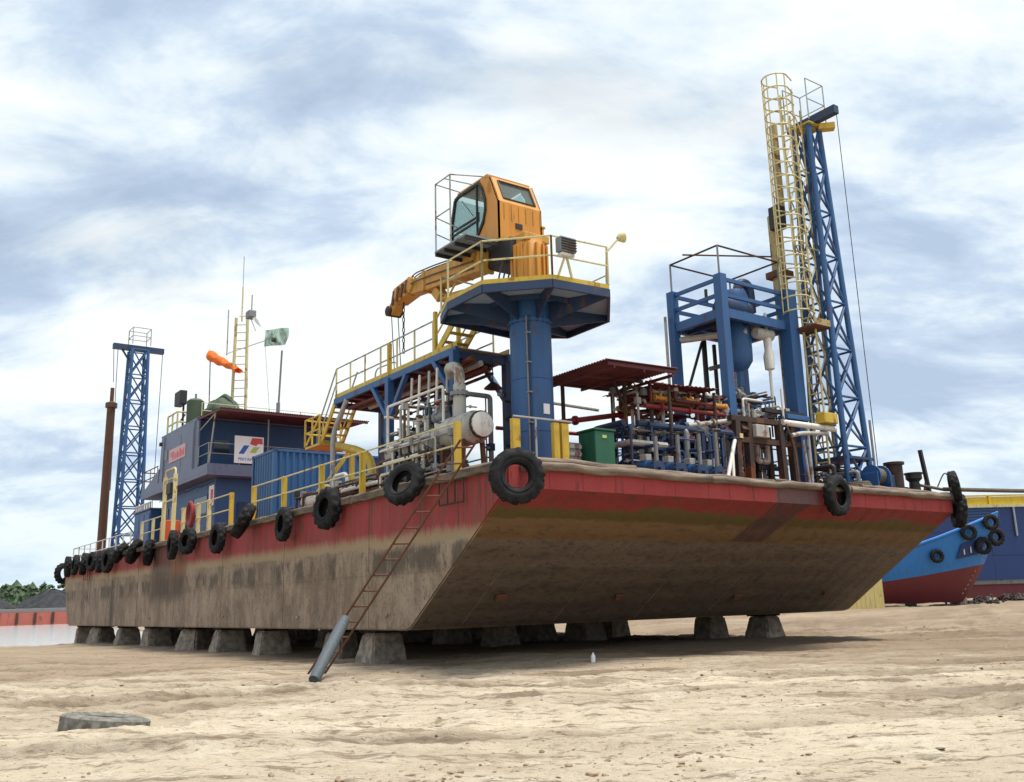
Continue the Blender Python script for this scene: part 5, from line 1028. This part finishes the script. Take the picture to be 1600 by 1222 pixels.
# ------------------------------------------------------------------ canopy
t0 = thing('canopy', 'dark red corrugated canopy roof on slim posts beside the pedestal', 'canopy', (5.75, -1.6, DZ))
for k in range(4): corr(t0, 'roof_sheet', (4.42, -3.05+k*.72, 6.93), (0, .705, .0), (2.7, 0, .06), (0, 0, 1), 6, .035, 'roof_red', .012)
for yy in (-2.95, -1.6, -.3): beam(t0, 'rafter', (4.5, yy, 6.85), (7.05, yy, 6.9), .06, .1, 'roof_red')
for x in (4.7, 5.8, 6.9): beam(t0, 'purlin', (x, -3.0, 6.78), (x, -.25, 6.78), .05, .08, 'roof_red')
for x, yy in ((5.0, -.35), (6.85, -.45), (6.35, -1.55), (6.95, -2.0)): tube(t0, 'post', (x, yy, DZ), (x, yy, 6.8), .06, 'dark_rust', 8)
beam(t0, 'knee_brace', (5.9, -1.6, 6.8), (6.35, -1.55, 6.0), .06, .06, 'dark_rust')
# lower lean-to sheet toward the module
t0 = thing('lean_to', 'low rusty red lean-to sheet between canopy and blue module', 'canopy', (8, -1, 6.3)); corr(t0, 'roof_sheet', (6.75, -2.5, 6.62), (2.6, 0, .12), (0, 2.4, .1), (0, 0, 1), 14, .03, 'roof_red', .012)
for x in (7.3, 9.2): tube(t0, 'post', (x, -2.4, DZ), (x, -2.4, 6.63), .05, 'dark_rust', 8)
# pipe manifold
mp = [((4.2, -.6, 5.55), (9.9, -.6, 6.62), .08, 'red', 'sloping red'), ((3.4, .8, 5.6), (8.5, .8, 5.72), .06, 'red', 'long thin red'), ((6.4, -1.3, 6.35), (10.3, -1.3, 6.45), .1, 'roof_red', 'thick dark red'), ((7.2, -1.8, 6.6), (10.2, -1.6, 6.78), .07, 'white', 'white upper'), ((7.0, -2.0, 6.25), (10.3, -1.9, 6.3), .06, 'rust', 'rusty'), ((6.6, -2.1, 6.05), (10.3, -2.0, 6.1), .07, 'red', 'red lower'), ((8.1, -2.3, 5.55), (10.2, -2.35, 5.9), .07, 'grey_white', 'pale slanting'), ((6.5, -.9, 6.15), (9.7, -.9, 6.2), .05, 'pale_yellow', 'yellow')]
for p, q, r_, mt, w in mp:
    t1 = thing('manifold_pipe', f'{w} pipe of the manifold between canopy and blue module', 'pipe', p, 'manifold pipes'); tube(t1, 'pipe', p, q, r_, mt, 12)
    for f in (.18, .5, .82): c = Vector(p)+(Vector(q)-Vector(p))*f; dd = (Vector(q)-Vector(p)).normalized(); tube(t1, 'flange', c-dd*.04, c+dd*.04, r_*1.75, mt, 14)
for k in range(7):
    x = 7.3+k*.42; valve((x, -2.05+.1*(k % 3), 6.35+.05*(k % 2)), (1, 0, 0), .06, 'roof_red' if k % 3 else 'orange', 'red', f'{"dark red" if k % 3 else "orange"} manifold valve with red handwheel, {ordn[k]} from the canopy', 'manifold valves')
# dense pipework, each length a part with its own bends
def tangle(name, label, lo, hi, n, mats, seed, rmax=.06):
    rnd = random.Random(seed); t = thing(name, label, 'pipework', ((lo[0]+hi[0])/2, (lo[1]+hi[1])/2, DZ))
    P = lambda: Vector([rnd.uniform(a, b) for a, b in zip(lo, hi)])
    for i in range(n):
        p = P(); pts = [p.copy()]; ax = rnd.randrange(3)
        for k in range(rnd.choice((2, 3, 3, 4))):
            q = pts[-1].copy(); q[ax] = rnd.uniform(lo[ax], hi[ax])
            if (q-pts[-1]).length > .12: pts.append(q)
            ax = (ax+rnd.choice((1, 2))) % 3
        if len(pts) < 2: continue
        if rnd.random() < .5: pts.append(Vector((pts[-1].x, pts[-1].y, DZ)))
        r = rnd.choice((.022, .03, .04, rmax)); mt = rnd.choice(mats); o = pipe(t, 'pipe', pts, r, mt, 8, .1)
        for j in range(rnd.choice((0, 1, 2))):
            d_ = (pts[1]-pts[0]); c_ = pts[0]+d_*rnd.uniform(.2, .8); d_.normalize(); tube(o, 'flange', c_-d_*.025, c_+d_*.025, r*2, mt, 12)
        if rnd.random() < .3: handwheel(o, pts[0]+Vector((0, 0, .05)), (rnd.random()-.5, -.5, .6), rnd.uniform(.07, .13), rnd.choice(('black_steel', 'red', 'blue')))
        if rnd.random() < .3: c_ = pts[-2]; box(o, 'instrument_box', c_-Vector((.09, .07, .1)), c_+Vector((.09, .07, .1)), rnd.choice(('grey', 'grey_white', 'blue_dark', 'black_steel')), .015)
    return t
tangle('bow_pipework', 'tangle of blue and grey pipes behind the blue pumps', (5.6, -2.6, 3.8), (9.8, -1.0, 5.6), 95, ('blue', 'blue_dark', 'black_steel', 'blue', 'grey', 'blue_dark', 'blue', 'grey_white'), 11, .09)
tangle('module_pipework', 'tangle of pale and dark pipes at the foot of the blue module', (10.0, -2.4, 4.2), (12.9, -.4, 7.1), 70, ('grey_white', 'black_steel', 'grey', 'white', 'dark_rust', 'blue_dark'), 12, .08)
tangle('manifold_pipework', 'dark red and pale branch pipes around the manifold', (6.6, -2.2, 6.0), (10.2, -.6, 6.9), 34, ('roof_red', 'red', 'rust', 'grey_white', 'black_steel'), 13, .05)
tangle('vessel_pipework', 'pale branch pipes crowding the port vessels under the walkway', (.7, -.6, 3.9), (2.4, 3.4, 6.3), 46, ('grey_white', 'white', 'grey', 'grey_white', 'rust', 'black_steel'), 14, .07)
tangle('rail_side_pipework', 'pale fittings and thin pipes in front of the port vessels', (.38, -1.6, 3.85), (.62, 2.6, 5.0), 26, ('grey_white', 'white', 'rust', 'grey', 'black_steel'), 17, .05)
tangle('low_deck_pipework', 'low tangle of rusty and pale hoses behind the port railing', (.45, 3.0, 3.75), (1.6, 9.5, 4.4), 30, ('rust', 'grey_white', 'dark_rust', 'hose', 'red'), 15, .06)
tangle('tower_foot_pipework', 'dark hoses and pipes around the foot of the bow tower', (13.2, -3.4, 3.75), (16.0, -1.6, 4.7), 26, ('black_steel', 'dark_rust', 'blue_dark', 'grey'), 16, .07)
# blue pumps on the bow deck
for k, x in enumerate((6.0, 6.85, 7.7, 8.4)):
    t1 = thing('blue_pump', f'blue deck pump set with motor, {ordn[k]} from the green bin', 'pump', (x, -2.9, DZ), 'blue pump sets on the bow deck')
    box(t1, 'skid', (x-.38, -3.3, DZ), (x+.38, -2.3, DZ+.12), 'blue_dark', .02); lathe(t1, 'casing', [(.07, -.12), (.07, 0), (.22, 0), (.22, .05), (.16, .06), (.17, .2), (.22, .2), (.22, .25)], (x, -3.15, 4.05), (0, 1, 0), 'blue_dark', 18); lathe(t1, 'motor', [(.2, 0), (.21, .05), (.21, .5), (.12, .56)], (x, -2.82, 4.12), (0, 1, 0), 'blue', 18)
    for j in range(6): lathe(t1, 'cooling_fin', [(.235, 0), (.235, .02)], (x, -2.74+j*.075, 4.12), (0, 1, 0), 'blue_dark', 18)
    tube(t1, 'riser', (x, -3.05, 4.2), (x, -3.05, 4.95+.1*k), .06, 'grey', 8); handwheel(t1, (x, -3.05, 5.0+.1*k), (0, 0, 1), .16, 'black_steel'); pipe(t1, 'delivery', [(x, -3.05, 4.75), (x+.25, -2.9, 4.75), (x+.3, -2.0, 4.8)], .05, 'blue_dark', 8)
    box(t1, 'terminal_box', (x-.1, -2.75, 4.32), (x+.12, -2.5, 4.5), 'grey_white', .02)
t0 = thing('control_panel', 'grey control panel with dark window behind the blue pumps', 'control panel', (7.2, -1.6, DZ)); box(t0, 'cabinet', (6.9, -1.75, 4.9), (7.75, -1.45, 5.75), 'grey_white', .03); box(t0, 'screen', (7.0, -1.77, 5.1), (7.35, -1.752, 5.5), 'window_dark', .004); [tube(t0, 'leg', (x, -1.6, DZ), (x, -1.6, 4.9), .04, 'grey', 6) for x in (7.0, 7.65)]
t0 = thing('blue_engine', 'dark blue engine block with white gauges under the manifold', 'engine', (8.8, -1.6, DZ)); box(t0, 'block', (8.1, -1.9, DZ+.3), (9.6, -1.2, 5.2), 'blue_dark', .06); box(t0, 'bedplate', (8.0, -2.0, DZ), (9.8, -1.1, DZ+.3), 'black_steel', .03)
for k in range(4): lathe(t0, 'gauge', [(.11, 0), (.11, .05), (.09, .05)], (8.3+k*.36, -1.9, 5.35+.08*(k % 2)), (0, -1, 0), 'white', 16); 
for k in range(5): pipe(t0, 'fuel_pipe', [(8.2+.3*k, -1.95, 4.0), (8.2+.3*k, -2.1, 4.5), (8.35+.3*k, -2.05, 5.3)], .035, 'grey_white' if k % 2 else 'blue', 6)
for x in (8.25, 8.95): lathe(t0, 'air_filter', [(.18, 0), (.2, .05), (.2, .4), (.1, .45)], (x, -2.2, 5.5), (0, 1, 0), 'grey_white', 18)
t0 = thing('green_bin', 'green steel bin on the bow deck under the canopy', 'bin', (4.45, -2.4, DZ)); box(t0, 'body', (4.1, -2.75, DZ), (4.8, -2.05, 5.02), 'green', .05); box(t0, 'lid', (4.07, -2.78, 5.02), (4.83, -2.02, 5.08), 'green', .02); box(t0, 'label_plate', (4.35, -2.765, 4.82), (4.5, -2.752, 4.9), 'mark_green', .002)
t0 = thing('grey_crate', 'small grey crate left of the green bin', 'crate', (3.75, -2.1, DZ)); box(t0, 'body', (3.6, -2.3, DZ), (3.98, -1.9, 4.72), 'grey', .02); [box(t0, 'slat', (3.59, -2.32, DZ+.1+k*.2), (3.99, -2.3, DZ+.2+k*.2), 'rail_grey', .004) for k in range(5)]
t0 = thing('hose_hook', 'thin black bent pipes standing between pedestal and canopy', 'pipe', (3.6, .3, DZ))
for k, (z, dx) in enumerate(((6.3, .5), (5.75, 1.0), (5.0, .55), (4.55, .8))): pipe(t0, 'bent_pipe', [(3.3, .2, z), (3.3+dx, .2, z), (3.35+dx, .2, z-.35), (3.2+dx*.5, .2, z-.5)], .035, 'black_steel', 6, .12)
for x in (3.5, 4.0, 4.7): tube(t0, 'stanchion', (x, .4, DZ), (x, .4, 6.2), .03, 'rail_grey', 6)
tube(t0, 'cross_rail', (3.2, .4, 6.5), (7.0, .4, 6.4), .05, 'grey_white', 6)
# ------------------------------------------------------------------ bow deck gear on the right
t0 = thing('anchor_winch', 'blue anchor winch with rope drum at the foot of the bow tower', 'winch', (15.3, -3.4, DZ)); lathe(t0, 'drum', [(.36, 0), (.36, .05), (.2, .07), (.2, .5), (.36, .52), (.36, .57)], (15.1, -3.5, 4.3), (1, 0, 0), 'blue', 22); lathe(t0, 'rope_turns', [(.27, .09), (.28, .3), (.27, .48)], (15.1, -3.5, 4.3), (1, 0, 0), 'rope', 20)
for x in (15.02, 15.72): box(t0, 'cheek', (x, -3.8, DZ), (x+.07, -3.2, 4.4), 'blue', .02)
box(t0, 'gearbox', (15.85, -3.75, DZ), (16.05, -3.3, 4.35), 'blue_dark', .03)
pipe(None, 'x', [(0, 0, 0), (0, 0, 1)], .1, 'rope'); bpy.data.objects.remove(COL.objects['x'])
t0 = thing('bollard', 'thick dark round bollard right of the anchor winch', 'bollard', (16.35, -3.6, DZ), 'bow bollards'); lathe(t0, 'post', [(.26, 0), (.26, 1.05), (.33, 1.05), (.33, 1.13)], (16.3, -3.6, DZ), (0, 0, 1), 'dark_rust', 20); box(t0, 'base', (15.95, -3.95, DZ), (16.65, -3.25, DZ+.05), 'dark_rust', .01)
t0 = thing('bollard', 'low capstan-shaped bollard near the right bow corner', 'bollard', (17.1, -3.8, DZ), 'bow bollards'); lathe(t0, 'post', [(.3, 0), (.2, .1), (.16, .5), (.26, .6), (.26, .75), (.3, .75), (.3, .8)], (17.05, -3.8, DZ), (0, 0, 1), 'black_steel', 18); box(t0, 'base', (16.75, -4.05, DZ), (17.4, -3.5, DZ+.05), 'black_steel', .01)
pipe(t0, 'rope', [(17.1, -3.9, 4.05), (17.4, -4.2, 3.95), (17.9, -4.25, 3.9)], .05, 'rope', 8, .2)
t0 = thing('davit_post', 'dark leaning davit post with strut at the right bow corner', 'davit', (17.7, -3.9, DZ)); beam(t0, 'post', (17.75, -3.9, DZ), (17.45, -3.9, 5.25), .11, .11, 'black_steel'); beam(t0, 'strut', (17.35, -3.9, DZ), (17.65, -3.9, 4.3), .07, .07, 'black_steel')
for k, (x, yy, r_) in enumerate(((14.0, -3.8, .5), (16.9, -3.4, .4))):
    bm = bmesh.new()
    for j in range(5): bm_pipe(bm, [Vector((x+(r_-.04*j)*math.cos(a), yy+(r_-.04*j)*.8*math.sin(a), 3.72+.06*j+.01*math.sin(3*a))) for a in [2*math.pi*i/24 for i in range(24)]], .045, 6, None, True)
    o = obj('rope_coil', bm, 'rope', None, 50); setp(o, ('coil of mooring rope at the foot of the spud tower', 'coil of mooring rope behind the right bow bollards')[k], 'rope', 'rope coils on the bow deck')
setp(pipe(None, 'mooring_rope', [(17.9, -4.3, 3.9), (22, -5.2, 3.92), (29, -6.6, 4.3), (40, -9, 5.2)], .07, 'rope', 8, 1.0), 'thick mooring line running from the right bow corner out of frame', 'rope')
# ------------------------------------------------------------------ the tug and the blue ship on the right
hd_ = Vector((.482, -.869, 0)).normalized(); sd_ = Vector((hd_.y, -hd_.x, 0)); TB = Vector((43.6, 7.2, -.05))
def tp(s, b_, z): return TB-hd_*s+sd_*b_+Vector((0, 0, z))
t0 = thing('tug', 'bright blue tug bow with dark red bottom beyond the barge', 'tug', tp(6, 0, -.2))
def hull_pt(u, v, sgn):
    s0 = 2.5*(1-v)**1.3; s = s0+u*(17-s0); zdeck = 2.35+2.75*max(0, 1-s/9.0)**1.5
    z = v*zdeck; bmax = 3.0*(1-.35*(1-v)**2); b_ = bmax*min(1, .25*max(0, v-.35)+(u*3.2)**.55*(1-.25*max(0, v-.35))) if u < .31 else bmax
    if u == 0: b_ = .05+.75*max(0, v-.35)
    return tp(s, sgn*b_*(1-.12*(u > .85)), z)
VS = [0, .1, .2, .3, .4, .46, .55, .65, .75, .85, .95, 1]; US = [0, .02, .05, .09, .14, .2, .3, .45, .65, .85, 1]
def loft(vsl, name, mat):
    bm = bmesh.new(); fr = []
    for sgn in (1, -1):
        g = [[bm.verts.new(hull_pt(u, v, sgn)) for v in vsl] for u in US]; fr.append(g[0])
        for i in range(len(US)-1):
            for j in range(len(vsl)-1): bm.faces.new((g[i][j], g[i+1][j], g[i+1][j+1], g[i][j+1]))
    for j in range(len(vsl)-1): bm.faces.new((fr[0][j], fr[0][j+1], fr[1][j+1], fr[1][j]))
    bmesh.ops.recalc_face_normals(bm, faces=bm.faces); bmesh.ops.solidify(bm, geom=list(bm.faces), thickness=.06); return obj(name, bm, mat, t0, 30)
loft(VS[:6], 'bottom_plating', 'tug_red'); loft(VS[5:], 'topside_plating', 'tug_blue')
def tz(s): return 2.35+2.75*max(0, 1-s/9.0)**1.5
for sgn in (1, -1):
    pipe(t0, 'rubbing_bar', [hull_pt(u, .985, sgn)+sd_*sgn*.05 for u in US[1:]], .09, 'tug_blue', 8, None)
plate(t0, 'deck', [tp(.6, .3, tz(.6)-.5), tp(3, 2.0, tz(3)-.5), tp(3, -2.0, tz(3)-.5), tp(.6, -.3, tz(.6)-.5)], .05, 'grey', (0, 0, 1)); plate(t0, 'deck', [tp(3, 2.2, tz(3)-.5), tp(16, 2.7, 1.9), tp(16, -2.7, 1.9), tp(3, -2.2, tz(3)-.5)], .05, 'grey', (0, 0, 1))
for k in range(6):   # draught marks up the stem
    for sgn in (1, -1): p = hull_pt(.02, .12+.055*k, sgn)+sd_*sgn*.03; beam(t0, 'draught_mark', p, p-hd_*.2, .02, .07, 'grey_white')
# painted eye patch on the bow
def on_hull(u, v, off=.05): p = hull_pt(u, v, 1); return p+sd_*off-hd_*(-off)
patch_ = plate(t0, 'bow_patch', [hull_pt(.035, .60, 1)+sd_*.08+hd_*.1, hull_pt(.115, .60, 1)+sd_*.08+hd_*.1, hull_pt(.115, .78, 1)+sd_*.08+hd_*.1, hull_pt(.035, .78, 1)+sd_*.08+hd_*.1], .02, 'ship_blue')
for k in range(3): a = hull_pt(.05+.022*k, .64, 1)+sd_*.13+hd_*.12; beam(patch_, 'painted_stroke', a, a+Vector((0, 0, .4)), .05, .05, 'mark_white')
tube(t0, 'mast', tp(6.5, 0, 1.9), tp(6.5, 0, 11.3), .08, 'grey', 8); [tube(t0, 'mast_arm', tp(6.5, -w_, z), tp(6.5, w_, z), .035, 'grey', 6) for z, w_ in ((7.6, .45), (8.8, .35), (10.0, .25))]
for k, (u, v, r_, lab) in enumerate(((.10, .90, .78, 'tyre high on the blue tug bow'), (.19, .72, .66, 'tyre on the blue tug shoulder nearest the barge'), (.03, .92, .8, 'tyre at the top of the tug stem'), (.0, .74, .9, 'tyre on the tug stem above its red bottom'), (.035, .68, .85, 'tyre clustered beside the tug stem tyre'))):
    p = hull_pt(u, v, 1)+sd_*.22+hd_*.1; tyre(tuple(p), tuple(sd_*.85+hd_*(.55 if u < .05 else .3)), k % 2, lab, 'tyres on the tug bow', r_)
SB = Vector((50.2, 15.0, 0)); dh = Vector((.84, -.54, 0)).normalized(); ds = Vector((-dh.y, dh.x, 0))
def sp(a, b_, z): return SB+dh*a+ds*b_+Vector((0, 0, z))
t0 = thing('blue_ship', 'dark blue ship hull with yellow bulwark at the right edge', 'ship', sp(20, 5, -.3))
def prism(name, a0, a1, b0, b1, z0, z1, mat):
    return plate(t0, name, [sp(a0, b0, z0), sp(a1, b0, z0), sp(a1, b1, z0), sp(a0, b1, z0)], z1-z0, mat, (0, 0, 1))
prism('bottom_plating', -2, 44, .25, 10, .05, .95, 'tug_red'); prism('boot_top', -2, 44, .1, 10.1, .95, 1.25, 'grey')
for r_ in range(3):
    for k in range(8): prism('hull_plate', -2+k*5.75+.01, -2+(k+1)*5.75-.01, .0+.012*((k+r_) % 2), 1.2, 1.25+r_*1.65+.006, 1.25+(r_+1)*1.65-.006, 'ship_blue')
prism('inner_hull', -1.9, 43.9, .3, 10, 1.25, 6.15, 'ship_blue')
prism('gunwale', -2.2, 44, -.12, .35, 6.2, 6.42, 'pale_yellow')
for k in range(16): prism('bulwark_panel', -1.5+k*2.8, -1.5+(k+1)*2.8-.16, .05, .12, 6.42, 6.95, 'ship_yellow'); prism('bulwark_stay', -1.5+(k+1)*2.8-.16, -1.5+(k+1)*2.8, -.06, .2, 6.42, 7.0, 'ship_yellow')
prism('bulwark_cap', -1.6, 43.4, -.05, .25, 7.0, 7.08, 'ship_yellow')
for k in range(6): prism('louvre', 1.6, 4.6, -.05, .01, 5.0+k*.2, 5.06+k*.2, 'blue')
tube(t0, 'drain_pipe', sp(5.6, -.1, 4.2), sp(5.6, -.1, 6.2), .07, 'rail_grey', 8)
for k in range(4): 
    p = sp(1+k*5, 3, -.45); box(t0, 'keel_block', (p.x-.5, p.y-.5, -.5), (p.x+.5, p.y+.5, .06), 'concrete', .05)
def yard_block(p, s, label, name='yard_block', mat='concrete', cat='concrete block'):
    bm = bmesh.new(); bm_box(bm, (-s, -s*.7, 0), (s, s*.7, s*1.15), .06)
    bmesh.ops.rotate(bm, verts=bm.verts, matrix=Matrix.Rotation(random.random()*.6, 3, 'Z'))
    g = float(ground_z(p[0], p[1]))-.05; bmesh.ops.translate(bm, verts=bm.verts, vec=(p[0], p[1], g)); setp(obj(name, bm, mat, None, 35), label, cat, 'blocks under the tug')
for k, (s, b_) in enumerate(((1.9, -1.0), (4.6, -1.0), (8.5, -1.2))):
    q = tp(s+.8, b_, 0); yard_block((q.x, q.y), .42, f'{["squat block under the tug forefoot", "pale square block under the tug midway", "block under the tug next to the yellow boards"][k]}')
def scrap(c, w, label, n=60):
    bm = bmesh.new(); g = float(ground_z(c[0], c[1]))
    for i in range(n):
        q = Vector((c[0]+random.gauss(0, w*.45), c[1]+random.gauss(0, w*.3), g+random.random()*.45)); s = random.uniform(.06, .22)
        bm_box(bm, (-s, -s*.4, -s*.3), (s, s*.4, s*.3)); vs2 = bm.verts[-8:] if False else list(bm.verts)[-8:]
        bmesh.ops.rotate(bm, verts=vs2, matrix=Matrix.Rotation(random.random()*6, 3, Vector((random.random(), random.random(), random.random()+.01)).normalized())); bmesh.ops.translate(bm, verts=vs2, vec=q)
    setp(obj('scrap_heap', bm, 'scrap'), label, 'scrap', 'scrap heaps by the ships', 'stuff')
q = tp(1.5, -2.6, 0); scrap((q.x, q.y), 2.4, 'dark scrap heap under the blue tug'); q = sp(4, -2.5, 0); scrap((q.x, q.y), 2.5, 'scrap heap with pale pieces beneath the dark blue ship')
q = sp(11, -2.2, 0); scrap((q.x, q.y), 2.0, 'scrap heap at the far right beneath the blue ship')
# yellow boards standing behind the bow
t0 = thing('board_panel', 'weathered yellow board panel standing behind the right bow of the barge', 'panel', (35.8, 10.3, -.3))
bp, bd_ = Vector((35.85, 10.25, -.32)), Vector((-.815, .578, 0))
for k in range(9): a = bp+bd_*(k*.26); plate(t0, 'board', [a, a+bd_*.25, a+bd_*.25+Vector((0, 0, 2.2)), a+Vector((0, 0, 2.2))], .04+.008*(k % 2), 'plank_yellow', (-.578, -.815, 0))
for z in (.3, 1.1, 1.9): beam(t0, 'batten', bp+Vector((.1, .14, z)), bp+bd_*2.3+Vector((.1, .14, z)), .06, .1, 'plank_yellow')
# small white scrap on the ground before the bow
bm = bmesh.new(); bm_lathe(bm, [(.05, 0), (.055, .02), (.055, .16), (.02, .2), (.02, .24)], (3.4, -3.1, float(ground_z(3.4, -3.1))-.01), (.1, .1, 1), 12); setp(obj('bottle', bm, 'mark_white', None, 40), 'small white bottle standing on the shaded ground before the bow', 'bottle')
